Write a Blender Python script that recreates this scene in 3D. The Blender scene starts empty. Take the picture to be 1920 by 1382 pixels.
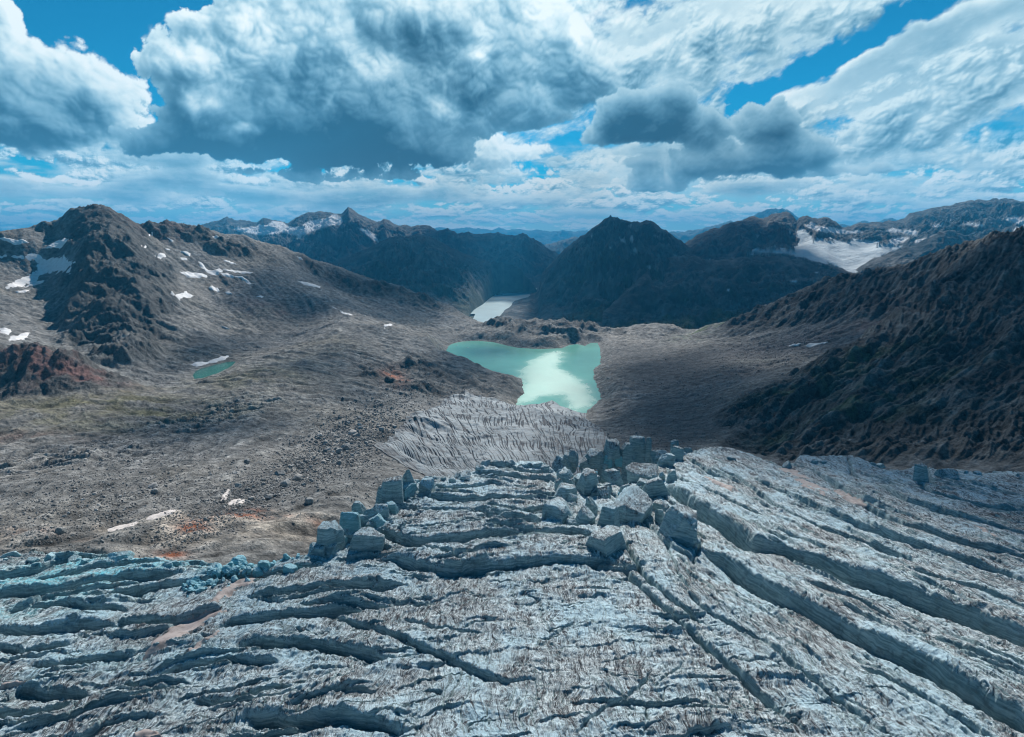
import bpy, math
import numpy as np

sc = bpy.context.scene
R = math.radians

# ------------------------------------------------------------------ camera
FPX, CX, CY, PITCH = 1066.0, 960.0, 691.0, R(13.2)
CP, SP = math.cos(PITCH), math.sin(PITCH)
cam_d = bpy.data.cameras.new("camera")
cam_d.sensor_width = 36.0
cam_d.lens = 36.0 * FPX / 1920.0
cam_d.clip_start = 1.0
cam_d.clip_end = 200000.0
cam = bpy.data.objects.new("camera", cam_d)
cam.location = (0, 0, 0)
cam.rotation_euler = (R(90) - PITCH, 0, 0)
sc.collection.objects.link(cam)
sc.camera = cam

# ------------------------------------------------------------------ light
SUN_EL, SUN_AZ = R(39), R(7)       # azimuth to the right of the view direction (+Y)
sun_d = bpy.data.lights.new("sun", 'SUN')
sun_d.energy = 5.0
sun_d.angle = R(0.5)
sun_d.color = (1.0, 0.955, 0.90)
sun = bpy.data.objects.new("sun", sun_d)
sun.rotation_euler = (R(90) - SUN_EL, 0, R(180) - SUN_AZ)
sc.collection.objects.link(sun)
sun.location = (300, 800, 900)
SUNV = (math.sin(SUN_AZ) * math.cos(SUN_EL), math.cos(SUN_AZ) * math.cos(SUN_EL), math.sin(SUN_EL))

sc.view_settings.view_transform = 'Standard'
sc.view_settings.look = 'None'
sc.view_settings.gamma = 1
sc.view_settings.exposure = 0.20
sc.cycles.max_bounces = 4
sc.cycles.diffuse_bounces = 2
sc.cycles.glossy_bounces = 2
sc.cycles.volume_bounces = 0
sc.cycles.transmission_bounces = 2
sc.cycles.caustics_reflective = False
sc.cycles.use_denoising = True
sc.cycles.denoising_prefilter = 'ACCURATE'
sc.cycles.use_adaptive_sampling = False
sc.cycles.pixel_filter_type = 'BLACKMAN_HARRIS'
sc.cycles.filter_width = 1.1
sc.cycles.use_light_tree = False
sc.cycles.sample_clamp_indirect = 4.0

# ------------------------------------------------------------------ node helper
class NT:
    """Small builder for node trees."""
    def __init__(self, tree):
        self.t = tree
        tree.nodes.clear()
    def n(self, typ, ins=None, **props):
        nd = self.t.nodes.new(typ)
        for k, v in props.items():
            setattr(nd, k, v)
        for k, v in (ins or {}).items():
            sock = nd.inputs[k]
            if isinstance(v, bpy.types.NodeSocket):
                self.t.links.new(v, sock)
            else:
                sock.default_value = v
        return nd
    def m(self, op, a, b=0.0, c=0.0, clamp=False):
        nd = self.n('ShaderNodeMath', {0: a, 1: b, 2: c}, operation=op, use_clamp=clamp)
        return nd.outputs[0]
    def vm(self, op, a, b=(0, 0, 0), scale=None):
        nd = self.n('ShaderNodeVectorMath', {0: a, 1: b}, operation=op)
        if scale is not None:
            if isinstance(scale, bpy.types.NodeSocket): self.t.links.new(scale, nd.inputs['Scale'])
            else: nd.inputs['Scale'].default_value = scale
        return nd.outputs['Value'] if op in ('DOT_PRODUCT', 'LENGTH', 'DISTANCE') else nd.outputs[0]
    def noise(self, vec, scale, detail=6, rough=0.55, dist=0.0, lac=2.0, typ='FBM', out='Fac'):
        nd = self.n('ShaderNodeTexNoise', {'Vector': vec, 'Scale': scale, 'Detail': detail, 'Roughness': rough,
                                           'Lacunarity': lac, 'Distortion': dist})
        nd.noise_type = typ
        return nd.outputs[out]
    def ramp(self, fac, stops, interp='LINEAR'):
        nd = self.n('ShaderNodeValToRGB', {'Fac': fac})
        cr = nd.color_ramp
        cr.interpolation = interp
        while len(cr.elements) < len(stops): cr.elements.new(0.5)
        for e, (p, c) in zip(cr.elements, stops):
            e.position = p
            e.color = (*c, 1) if len(c) == 3 else c
        return nd.outputs[0]
    def maprange(self, v, a, b, c=0.0, d=1.0, typ='SMOOTHSTEP'):
        nd = self.n('ShaderNodeMapRange', {'Value': v, 'From Min': a, 'From Max': b, 'To Min': c, 'To Max': d}, interpolation_type=typ)
        return nd.outputs[0]
    def mix(self, f, a, b, mode='MIX', clampf=True):
        nd = self.t.nodes.new('ShaderNodeMix')
        nd.data_type = 'RGBA'; nd.blend_type = mode; nd.clamp_factor = clampf
        for s, v in ((nd.inputs['Factor'], f), (nd.inputs[6], a), (nd.inputs[7], b)):
            if isinstance(v, bpy.types.NodeSocket): self.t.links.new(v, s)
            elif isinstance(v, (int, float)): s.default_value = v
            else: s.default_value = (*v, 1) if len(v) == 3 else v
        return nd.outputs[2]
    def link(self, a, b):
        self.t.links.new(a, b)

# ------------------------------------------------------------------ sky light
world_ = bpy.data.worlds.new("World"); sc.world = world_; world_.use_nodes = True
k = NT(world_.node_tree)
sky = k.n('ShaderNodeTexSky'); sky.sky_type = 'NISHITA'; sky.sun_disc = False
sky.sun_elevation = SUN_EL; sky.sun_rotation = SUN_AZ; sky.altitude = 2800; sky.air_density = 1.0; sky.dust_density = .3; sky.ozone_density = 2.0
k.link(k.n('ShaderNodeBackground', {'Color': k.mix(1.0, sky.outputs[0], (.07, .85, 1.0), 'MULTIPLY'), 'Strength': .075}).outputs[0], k.n('ShaderNodeOutputWorld').inputs[0])
# ------------------------------------------------------------------ numeric helpers
f32 = np.float32
_rng = np.random.RandomState(7)
_perm = _rng.permutation(4096).astype(np.int32)
_ga = _rng.rand(4096) * 2 * np.pi
_gx, _gy = np.cos(_ga).astype(f32), np.sin(_ga).astype(f32)

def gnoise(x, y, seed=0):
    """2-D gradient noise, about -1..1."""
    xi = np.floor(x); yi = np.floor(y)
    fx = (x - xi).astype(f32); fy = (y - yi).astype(f32)
    xi = xi.astype(np.int64) + seed * 57; yi = yi.astype(np.int64) + seed * 131
    u = fx * fx * fx * (fx * (fx * 6 - 15) + 10)
    v = fy * fy * fy * (fy * (fy * 6 - 15) + 10)
    def g(ix, iy, dx, dy):
        h = _perm[(_perm[ix & 4095] + iy) & 4095]
        return _gx[h] * dx + _gy[h] * dy
    a = g(xi, yi, fx, fy); b = g(xi + 1, yi, fx - 1, fy)
    c = g(xi, yi + 1, fx, fy - 1); d = g(xi + 1, yi + 1, fx - 1, fy - 1)
    a = a + u * (b - a); c = c + u * (d - c)
    return (a + v * (c - a)) * 1.45

def fbm(x, y, wl, octs=6, gain=0.5, seed=0, lac=2.03):
    s = 0; a = 1.0; f = 1.0 / wl; tot = 0
    for o in range(octs):
        s = s + a * gnoise(x * f, y * f, seed + o * 3); tot += a
        a *= gain; f *= lac
    return s / tot

def ridged(x, y, wl, octs=6, gain=0.55, seed=0, lac=2.03):
    """ridged multifractal 0..1, sharp crests"""
    s = 0; a = 1.0; f = 1.0 / wl; tot = 0; w = 1.0
    for o in range(octs):
        n = 1 - np.abs(gnoise(x * f, y * f, seed + o * 3)); n = n * n
        s = s + a * n * w; tot += a
        w = np.clip(n * 1.6, 0.15, 1)
        a *= gain; f *= lac
    return s / tot

def ss(a, b, x):
    t = np.clip((x - a) / (b - a), 0, 1)
    return t * t * (3 - 2 * t)

def st(u, v):
    """pixel of the photograph -> (x/y, z/y) of the ray through it"""
    u = np.asarray(u, float); v = np.asarray(v, float)
    dy = FPX * CP + (CY - v) * SP
    return (u - CX) / dy, (-FPX * SP + (CY - v) * CP) / dy

def world(u, v, d):
    s, t = st(u, v)
    return s * d, d + 0 * s, t * d

def proj(x, y, z):
    """world -> pixel (for reading positions back)"""
    yc = y * CP - z * SP; zc = y * SP + z * CP
    return CX + FPX * x / yc, CY - FPX * zc / yc

def polydist(px, py, poly):
    """signed distance to a closed polygon, positive inside"""
    n = len(poly); best = np.full(px.shape, 1e18); ins = np.zeros(px.shape, bool)
    for i in range(n):
        x0, y0 = poly[i]; x1, y1 = poly[(i + 1) % n]
        ex, ey = x1 - x0, y1 - y0
        l2 = ex * ex + ey * ey + 1e-12
        t = np.clip(((px - x0) * ex + (py - y0) * ey) / l2, 0, 1)
        d2 = (px - x0 - t * ex) ** 2 + (py - y0 - t * ey) ** 2
        best = np.minimum(best, d2)
        c = ((y0 > py) != (y1 > py)) & (px < (x1 - x0) * (py - y0) / (y1 - y0 + 1e-30) + x0)
        ins ^= c
    d = np.sqrt(best)
    return np.where(ins, d, -d)

def linedist(px, py, line):
    """distance to an open polyline: (signed distance, left of travel positive; 0..1 position along)"""
    seg = []; tot = 0
    for i in range(len(line) - 1):
        l = math.hypot(line[i + 1][0] - line[i][0], line[i + 1][1] - line[i][1]); seg.append((tot, l)); tot += l
    best = np.full(px.shape, 1e18); sg = np.zeros(px.shape); pos = np.zeros(px.shape)
    for i in range(len(line) - 1):
        x0, y0 = line[i]; x1, y1 = line[i + 1]
        ex, ey = x1 - x0, y1 - y0
        l2 = ex * ex + ey * ey + 1e-12
        t = np.clip(((px - x0) * ex + (py - y0) * ey) / l2, 0, 1)
        rx, ry = px - x0 - t * ex, py - y0 - t * ey
        d2 = rx * rx + ry * ry
        cr = ex * ry - ey * rx
        m = d2 < best
        best = np.where(m, d2, best); sg = np.where(m, np.sign(cr), sg)
        pos = np.where(m, (seg[i][0] + t * seg[i][1]) / tot, pos)
    return np.sqrt(best) * np.where(sg == 0, 1, sg), pos

class Grid:
    """A height field on a fan grid: columns of constant x/y, rows of constant y, evenly spaced in log(y)."""
    def __init__(self, s0, s1, ns, d0, d1, nd):
        self.s = np.linspace(s0, s1, ns); self.L = np.linspace(math.log(d0), math.log(d1), nd)
        self.S, self.LL = np.meshgrid(self.s, self.L)
        self.Y = np.exp(self.LL); self.X = self.S * self.Y
        self.Z = np.zeros_like(self.X)
    def samp(self, x, y, F=None):
        F = self.Z if F is None else F
        x = np.asarray(x, float); y = np.asarray(y, float)
        a = (x / y - self.s[0]) / (self.s[1] - self.s[0]); b = (np.log(y) - self.L[0]) / (self.L[1] - self.L[0])
        a = np.clip(a, 0, len(self.s) - 1.001); b = np.clip(b, 0, len(self.L) - 1.001)
        i = a.astype(int); j = b.astype(int); fa = a - i; fb = b - j
        return ((F[j, i] * (1 - fa) + F[j, i + 1] * fa) * (1 - fb) + (F[j + 1, i] * (1 - fa) + F[j + 1, i + 1] * fa) * fb)
    def cast(self, u, v):
        """where the ray through a pixel first meets the surface: (x, y, z)"""
        s, t = st(u, v); s = np.atleast_1d(s); t = np.atleast_1d(t)
        i = np.clip(np.rint((s - self.s[0]) / (self.s[1] - self.s[0])).astype(int), 0, len(self.s) - 1)
        T = self.Z[:, i] / self.Y[:, i]
        hit = T >= t[None, :]
        k = np.where(hit.any(0), hit.argmax(0), len(self.L) - 1)
        y = np.exp(self.L[k]); return s * y, y, t * y

def mesh_from(name, co, faces4=None, faces3=None):
    me = bpy.data.meshes.new(name)
    co = np.ascontiguousarray(co, dtype=f32)
    me.vertices.add(len(co)); me.vertices.foreach_set('co', co.ravel())
    fl = []; sizes = []
    if faces4 is not None and len(faces4): fl.append(np.asarray(faces4, np.int32).ravel()); sizes.append(np.full(len(faces4), 4, np.int32))
    if faces3 is not None and len(faces3): fl.append(np.asarray(faces3, np.int32).ravel()); sizes.append(np.full(len(faces3), 3, np.int32))
    fl = np.concatenate(fl); sizes = np.concatenate(sizes)
    me.loops.add(len(fl)); me.loops.foreach_set('vertex_index', fl)
    me.polygons.add(len(sizes))
    st_ = np.zeros(len(sizes), np.int32); st_[1:] = np.cumsum(sizes)[:-1]
    me.polygons.foreach_set('loop_start', st_)
    me.update(calc_edges=True)
    return me

def add_obj(name, me, mat, parent=None, smooth=True, **props):
    o = bpy.data.objects.new(name, me)
    sc.collection.objects.link(o)
    if mat is not None: me.materials.append(mat)
    me.polygons.foreach_set('use_smooth', np.full(len(me.polygons), smooth))
    if parent is not None: o.parent = parent
    for k, v in props.items(): o[k] = v
    return o

def set_attr(me, name, arr):
    arr = np.asarray(arr, f32)
    if arr.ndim == 1:
        at = me.attributes.new(name, 'FLOAT', 'POINT'); at.data.foreach_set('value', arr)
    else:
        if arr.shape[1] == 3: arr = np.concatenate([arr, np.ones((len(arr), 1), f32)], 1)
        at = me.attributes.new(name, 'FLOAT_COLOR', 'POINT'); at.data.foreach_set('color', arr.ravel())

def grid_mesh(name, X, Y, Z, keep=None):
    nr, nc = X.shape
    idx = np.arange(nr * nc, dtype=np.int32).reshape(nr, nc)
    q = np.stack([idx[:-1, :-1], idx[:-1, 1:], idx[1:, 1:], idx[1:, :-1]], -1).reshape(-1, 4)
    co = np.stack([X, Y, Z], -1).reshape(-1, 3)
    if keep is None: return mesh_from(name, co, q), None
    k = keep.reshape(-1)
    q = q[k[q].any(1)]
    used = np.zeros(nr * nc, bool); used[q.ravel()] = True
    remap = np.cumsum(used) - 1
    return mesh_from(name, co[used], remap[q]), used

def normals_z(X, Y, Z):
    """z component of the unit normal of a height field on a fan grid"""
    ax = np.gradient(X, axis=1); az = np.gradient(Z, axis=1)
    bx = np.gradient(X, axis=0); by = np.gradient(Y, axis=0); bz = np.gradient(Z, axis=0)
    nx = -az * by; ny = -(ax * bz - az * bx); nz = ax * by
    return nz / np.sqrt(nx * nx + ny * ny + nz * nz + 1e-12), ny / np.sqrt(nx * nx + ny * ny + nz * nz + 1e-12)

# ------------------------------------------------------------------ clouds, worked out by direction (azimuth, elevation in degrees)
def sky_fields(A, E, SAZ, SEL):
    step = abs(A[0, 1] - A[0, 0]); stepe = abs(E[1, 0] - E[0, 0])
    def azel(u, v):
        s, t = st(u, v); return np.degrees(np.arctan(s)), np.degrees(np.arctan(t / np.sqrt(1 + s * s)))
    wa = fbm(A, E, 9, 5, .55, seed=501); wb = fbm(A, E, 9, 5, .55, seed=502)
    wc = fbm(A, E, 2.2, 4, .55, seed=503); wd = fbm(A, E, 2.2, 4, .55, seed=504)
    def mask(items, warp=2.2, w2=.55):
        M = np.zeros_like(A)
        for it in items:
            u, v, ru, rv, rot, s = it[:6]; flat = it[6] if len(it) > 6 else 1.0
            a, e = azel(u, v); da = ru / 19.5; de = rv / 18.6
            x = A + warp * wa + w2 * wc - a; y = E + warp * .7 * wb + w2 * wd - e
            c, sn = math.cos(R(rot)), math.sin(R(rot))
            xx = (x * c + y * sn) / da; yy = (-x * sn + y * c) / de
            yy = np.where(yy < 0, yy * flat, yy)
            M = M + s * (1 - ss(.1, 1.3, np.hypot(xx, yy)))
        return M
    def billow(wl, octs, gain, seed, sx=1., sy=1., rot=0.):
        c, sn = math.cos(R(rot)), math.sin(R(rot))
        X_ = (A * c + E * sn) * sx; Y_ = (-A * sn + E * c) * sy
        X_ = X_ + .12 * wl * fbm(A, E, wl * .7, 3, seed=seed + 50); Y_ = Y_ + .12 * wl * fbm(A, E, wl * .7, 3, seed=seed + 51)
        s = 0; a = 1.; f = 1. / wl; tot = 0
        for o in range(octs):
            s = s + a * np.abs(gnoise(X_ * f, Y_ * f, seed + o * 3)) * 1.9; tot += a; a *= gain; f *= 2.07
            if o == 3: low = s + 0.0; lt = tot
        full = s / tot
        low = (low + .0) / lt
        return full, low * .8 + full * .2
    def shift(F, da, de):
        """F sampled at (A+da, E+de), da and de given as whole arrays or numbers of degrees"""
        i = np.clip(np.arange(A.shape[1])[None] + np.rint(da / step).astype(int), 0, A.shape[1] - 1)
        j = np.clip(np.arange(A.shape[0])[:, None] + np.rint(de / stepe).astype(int), 0, A.shape[0] - 1)
        return F[np.broadcast_to(j, A.shape), np.broadcast_to(i, A.shape)]
    dx, dy = SAZ - A, SEL - E
    dn = np.hypot(dx, dy); dx, dy = dx / dn, dy / dn
    def lit(T, k1, k2, reach, g, gs=.25):
        occ = 0; tot = 0
        for q in (.06, .12, .25, .45, .7, 1.0):
            occ = occ + shift(T, dx * reach * q, dy * reach * q); tot += 1
        occ = occ / tot
        rel = 0
        for m_, w_ in ((.7, 1.3), (1.8, .9), (4.2, .6)):
            dT = T - shift(T, dx * gs * m_, dy * gs * m_)
            rel = rel + w_ * dT / (1 + 1.2 * np.abs(dT))
        edge = np.exp(-T * 7)                      # thin rims are lit through
        return np.clip(.56 * np.exp(-k1 * occ) + .30 * np.exp(-k2 * T) + g * rel + .16 * edge, 0, 1)
    out = []
    # 1 high veil, streaked from lower left to upper right
    vb = fbm(A * .5 + E * .35, E * 1.25 - A * .42, 5.5, 8, .6, seed=511); vb2 = fbm(A * .6 + E * .4, E * 1.6 - A * .5, 2.0, 6, .6, seed=513)
    M = mask([(1250,80,500,120,0,.75),(1700,180,400,140,12,.8),(1000,300,560,90,0,.3),(300,340,560,60,0,.35),(1650,330,560,60,0,.5),(1900,60,200,120,0,.5),
        (180,30,280,110,0,-1.6),(240,170,110,100,0,-1.2),(1480,160,80,34,22,-1.0),(1400,175,50,20,0,-.7),(1570,112,70,22,28,-.85),(1660,60,60,20,25,-.6),(1730,16,120,22,6,-1.2),(1870,60,60,20,10,-.6),(1890,235,60,30,20,-1.2),(1400,195,50,20,20,-.8),(1620,75,60,30,30,-.8),(1760,308,130,18,0,-.9),(1560,240,90,18,10,-.8),(1000,315,80,14,0,-1.0),(1340,215,50,14,0,-.6)], 1.6, .5)
    Hh = M + (vb * 1.1 + vb2 * .55)
    al = ss(.05, .62, Hh) * ss(1.0, 7, E)
    L = np.clip(.80 - .30 * ss(.5, 1.5, Hh) + .30 * vb2 + .35 * vb - .02, 0, .96)
    out.append((al * .96, L))
    out.append(((1 - ss(-.5, 5.5, E)) * .80, .60 + .08 * vb))
    # 2 far low cumulus band: puffs get smaller towards the horizon
    Ee = np.log(np.maximum(E + 1.6, .15)) * 9.0; Aw = A * 1.0
    def bl(wl, octs, gain, seed, sy):
        s = 0; a = 1.; f = 1. / wl; tot = 0
        for o in range(octs):
            s = s + a * np.abs(gnoise(Aw * f, Ee * sy * f, seed + o * 3)) * 1.9; tot += a; a *= gain; f *= 2.07
        return s / tot
    lo1 = fbm(Aw * .45, Ee, 3.2, 4, .5, seed=521); b1 = bl(1.9, 6, .58, 523, 1.1)
    T = np.maximum(lo1 * 1.5 + (b1 - .45) * 1.0 + .30, 0)
    L = lit(T, .9, .7, 1.3, 1.0, .14)
    out.append((ss(.0, .28, T) * ss(-.6, .8, E) * (1 - ss(5.2, 8.5, E + 1.0 * wa)) * .93, .24 + .70 * L))
    # 3 long grey streaks above it
    st1 = fbm(A * .28, E * 1.25, 3.0, 6, .55, seed=531)
    T = np.maximum(st1 * 1.7 + .10 + .45 * mask([(180,330,330,40,0,1),(900,372,420,14,0,.8),(700,385,300,10,0,.5),(1500,345,420,24,0,.7),(300,395,300,14,0,.5)], .6, .2), 0)
    out.append((ss(.0, .5, T) * ss(.6, 2.4, E) * (1 - ss(6.5, 9.5, E)) * .88, np.clip(.40 + .35 * lit(T, 1.2, .9, .9, .8, .2) - .22 * ss(.4, 1.0, T), 0, 1)))
    # 4 bright cumulus
    B, Bl = billow(5.2, 8, .55, 541, 1., 1.15); B2, B2l = billow(4.6, 9, .6, 545, .78, 1.25, 22)
    M = mask([(70,190,150,84,20,1.25,1.6),(180,232,105,46,14,1.0,1.8),(30,235,150,60,0,.9,1.6),(-80,120,120,80,0,1.2),(5,34,34,26,0,1.3),(-10,10,40,30,0,1.),(225,210,40,30,0,.5),(115,333,62,11,0,1.0,2),
        (275,262,60,30,0,.7),(960,292,90,34,0,.75),(905,260,60,60,0,.5),(1060,170,70,60,0,.45)], 1.7, .55)
    T1 = np.maximum(M + (B - .45) * .85 - .42, 0) * ss(.02, .2, M); T1s = np.maximum(M + (Bl - .45) * .8 - .42, 0)
    M = mask([(1180,60,240,110,0,.75),(1420,70,220,70,14,.7),(1100,160,160,70,0,.6),(1690,215,250,60,18,.8),(1850,130,160,70,24,.75),(1500,222,150,34,16,.75),(1560,262,170,26,4,.75),(1760,268,210,22,2,.8),(1500,30,200,36,8,.6),(1640,20,60,40,30,.5),(1900,290,90,16,0,.6),(1350,190,120,40,0,.4),(1500,150,60,34,25,-.5),(1420,185,50,20,0,-.4),(1640,65,60,24,30,-.45),(1880,240,50,26,0,-.45)], 1.6, .5)
    T2 = np.maximum(M + (B2 - .45) * 1.9 + .35 * wa - .40, 0) * ss(.02, .25, M); T2s = np.maximum(M + (B2l - .45) * 1.7 + .35 * wa - .40, 0)
    L1 = lit(T1s, .80, .60, 3.4, .42, .3); L2 = lit(T2s, .42, .40, 2.6, .45, .3)
    al1 = ss(0, .20, T1); al2 = ss(0, .95, T2 + .25 * vb2 * ss(0, .1, T2))
    out.append((al2 * .95, np.clip(.34 + (L2 - .35) * .75 + .10 * vb2 + .30 * (B2 - B2l) + .10 * (B2 - .45), 0, .97)))
    out.append((al1 * .985, np.clip(.02 + L1 * .98, 0, .97)))
    # 5 grey cumulus, flat based
    B3, B3l = billow(6.5, 8, .56, 551, .95, 1.1, 12)
    M = mask([(400,140,120,84,24,1.0,1.0),(560,70,150,100,0,1.1),(320,100,72,26,10,.95),(450,60,80,60,0,.7),(620,190,250,105,0,1.1),(480,272,200,74,0,1.1,2.6),(350,200,46,30,0,1.0),(700,280,180,90,0,1.2,2.6),(790,130,190,120,0,1.0),(960,100,190,120,0,.95),(970,200,130,70,0,.9,1.6),(1070,130,90,90,0,.6),
        (620,-10,200,60,0,.8),(300,275,60,40,0,.8,2.2),(640,335,190,22,0,.8,2.5),(860,20,300,60,0,.8),(840,360,60,12,0,.6),(1180,70,150,90,0,.75),(1330,110,120,60,10,.6),(1120,150,90,50,0,.5)], 1.5, .5)
    T = np.maximum(M + (B3 - .45) * 1.5 + .3 * wc - .42, 0) * ss(.02, .2, M); Ts = np.maximum(M + (B3l - .45) * 1.45 + .25 * wc - .40, 0)
    L = lit(Ts, .62, .62, 3.6, .30, .40)
    basez = ss(azel(700, 130)[1], azel(700, 330)[1], E) * 1.0
    L = L * (1.02 - .62 * basez) - .03 + .12 * np.exp(-((A - azel(1080, 60)[0]) / 9) ** 2 - ((E - 24) / 9) ** 2) * (.6 + .8 * B3)
    hi = mask([(450,70,70,60,0,.5),(540,40,80,60,0,.4),(330,105,70,26,15,.5),(430,135,60,30,20,.3),(370,195,40,20,0,.45),(700,125,50,30,0,.35),(905,90,26,50,0,.45),(1090,60,22,44,0,.4),(640,60,80,40,0,.3),(840,205,36,26,0,.45),(1020,30,40,30,0,.25),(460,243,32,10,0,.5),(1150,70,60,80,0,.12),(760,20,120,30,0,.3)], 1.2, .6)
    dk = mask([(620,250,150,50,0,.4),(740,310,150,30,0,.35),(450,290,170,34,0,.4),(880,170,110,50,0,.2),(800,70,50,50,0,.2),(560,150,80,40,0,.2)], 1.5, .6)
    L = L + hi * (.32 + .75 * B3l) - dk * .62 + .01 + .42 * (B3 - B3l)
    L = np.minimum(L, .94 + .06 * B3)
    soft = .17 + 1.1 * ss(azel(980, 60)[0], azel(1180, 60)[0], A) * ss(azel(700, 260)[1], azel(700, 190)[1], E)
    out.append((ss(0, 1, T / soft) * .99, np.clip(.03 + .98 * L, 0, 1)))
    # 6 nearest dark clouds on the right
    B4, B4l = billow(4.2, 8, .55, 561, 1., 1.1)
    M = mask([(1190,245,105,66,6,1.4,2.2),(1165,200,56,34,0,1.1),(1260,200,80,50,0,.9),(1300,250,70,46,0,.8,2),(1425,235,84,40,-10,1.1,2),(1470,215,40,30,0,.6),(1370,305,180,54,4,1.25,2.4),(1230,352,66,22,0,1.1,2.2),(1480,300,90,36,0,.9,2),(1600,320,150,14,0,.7,2),(1040,298,34,12,0,.9,2),(1200,306,60,10,0,.4)], 1.0, .5)
    T = np.maximum(M + (B4 - .45) * .8 - .42, 0) * ss(.02, .2, M); Ts = np.maximum(M + (B4l - .45) * .8 - .42, 0)
    L = lit(Ts, 1.2, 1.0, 2.2, .26, .3)
    out.append((ss(0, .2, T) * .99, np.clip(-.10 + .80 * L, 0, 1)))
    return out
STOPS = np.array([0, .14, .30, .48, .66, .82, 1.0])
COLS = np.array([(.030,.105,.175), (.065,.18,.275), (.125,.29,.41), (.24,.45,.58), (.43,.64,.745), (.66,.83,.885), (.88,.965,.98)])
# the cloud shell: part of a dome 120 km away, far outside the air box
def _sky_shell():
  parts = []
  for A, E in (np.meshgrid(np.arange(-60, 60.01, .07), np.arange(-2.5, 33, .07)), np.meshgrid(np.arange(60, 300.1, 1.), np.arange(-2.5, 33, .5))):
    ly = sky_fields(A, E, math.degrees(SUN_AZ), math.degrees(SUN_EL))
    al = np.zeros_like(A); L = np.zeros_like(A)
    for a, l in ly:
        L = L * al * (1 - a) + l * a
        al = al * (1 - a) + a
        L = L / np.maximum(al, 1e-4)
    L = L + .26 * (1 - ss(-.5, 9, E)) * (1 - L * .5)
    top = 1 - ss(28, 33, E); al = al * top
    r = 120000.0; a, e = np.radians(A), np.radians(E)
    nr, nc = A.shape; ix = np.arange(nr * nc).reshape(nr, nc)
    q = np.stack([ix[:-1, :-1], ix[:-1, 1:], ix[1:, 1:], ix[1:, :-1]], -1).reshape(-1, 4)
    parts.append((np.stack([r * np.cos(e) * np.sin(a), r * np.cos(e) * np.cos(a), r * np.sin(e)], -1).reshape(-1, 3), q, al.ravel(), np.clip(L, 0, 1).ravel()))
  n0 = len(parts[0][0])
  me = mesh_from('sky', np.concatenate([p[0] for p in parts]), np.concatenate([parts[0][1], parts[1][1] + n0]))
  set_attr(me, 'cover', np.concatenate([p[2] for p in parts])); set_attr(me, 'light', np.concatenate([p[3] for p in parts]))
  m = bpy.data.materials.new('cloud cover'); m.use_nodes = True
  k = NT(m.node_tree)
  cv = k.n('ShaderNodeAttribute', attribute_name='cover').outputs['Fac']; lt = k.n('ShaderNodeAttribute', attribute_name='light').outputs['Fac']
  c = k.ramp(lt, [(float(p), tuple(float(x) for x in q)) for p, q in zip(STOPS, COLS)])
  em = k.n('ShaderNodeEmission', {'Color': c, 'Strength': .99})
  tr = k.n('ShaderNodeBsdfTransparent')
  mx = k.n('ShaderNodeMixShader', {0: cv}); k.link(tr.outputs[0], mx.inputs[1]); k.link(em.outputs[0], mx.inputs[2])
  k.link(mx.outputs[0], k.n('ShaderNodeOutputMaterial').inputs[0])
  try: m.cycles.emission_sampling = 'NONE'
  except Exception: pass
  add_obj('sky', me, m, kind='structure')
_sky_shell()
# ------------------------------------------------------------------ valley terrain (one height field)
SKY_L = [(-400,470,1350),(-200,455,1500),(0,437,1700),(40,428,1750),(83,413,1800),(133,392,1880),(157,393,1890),(193,391,1900),(213,397,1900),
 (233,407,1920),(257,417,1950),(283,421,2000),(307,425,2050),(333,423,2100),(370,425,2150),(400,432,2200),(437,436,2230),(460,437,2250),
 (483,448,2300),(520,460,2350),(567,475,2420),(600,490,2480),(640,500,2520),(683,517,2550),(723,530,2550),(773,547,2550),(813,567,2500),
 (847,577,2450),(873,590,2400),(903,611,2300)]
SKY_R = [(1290,622,1950),(1320,612,1900),(1380,600,1850),(1407,593,1850),(1430,577,1850),(1467,560,1820),(1513,543,1780),(1547,527,1750),
 (1563,520,1730),(1587,523,1700),(1613,512,1660),(1647,505,1600),(1680,493,1550),(1740,477,1450),(1773,475,1400),(1800,463,1360),
 (1820,453,1330),(1853,447,1300),(1880,440,1270),(1920,437,1200),(2100,415,1050),(2350,390,950)]
BAR = [(903,611,2300),(925,611,2200),(950,608,2120),(985,601,2080),(1010,601,2060),(1050,605,2060),(1100,612,2080),(1150,615,2100),(1200,612,2100),
 (1240,608,2080),(1265,612,2050),(1290,622,1950)]
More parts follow.
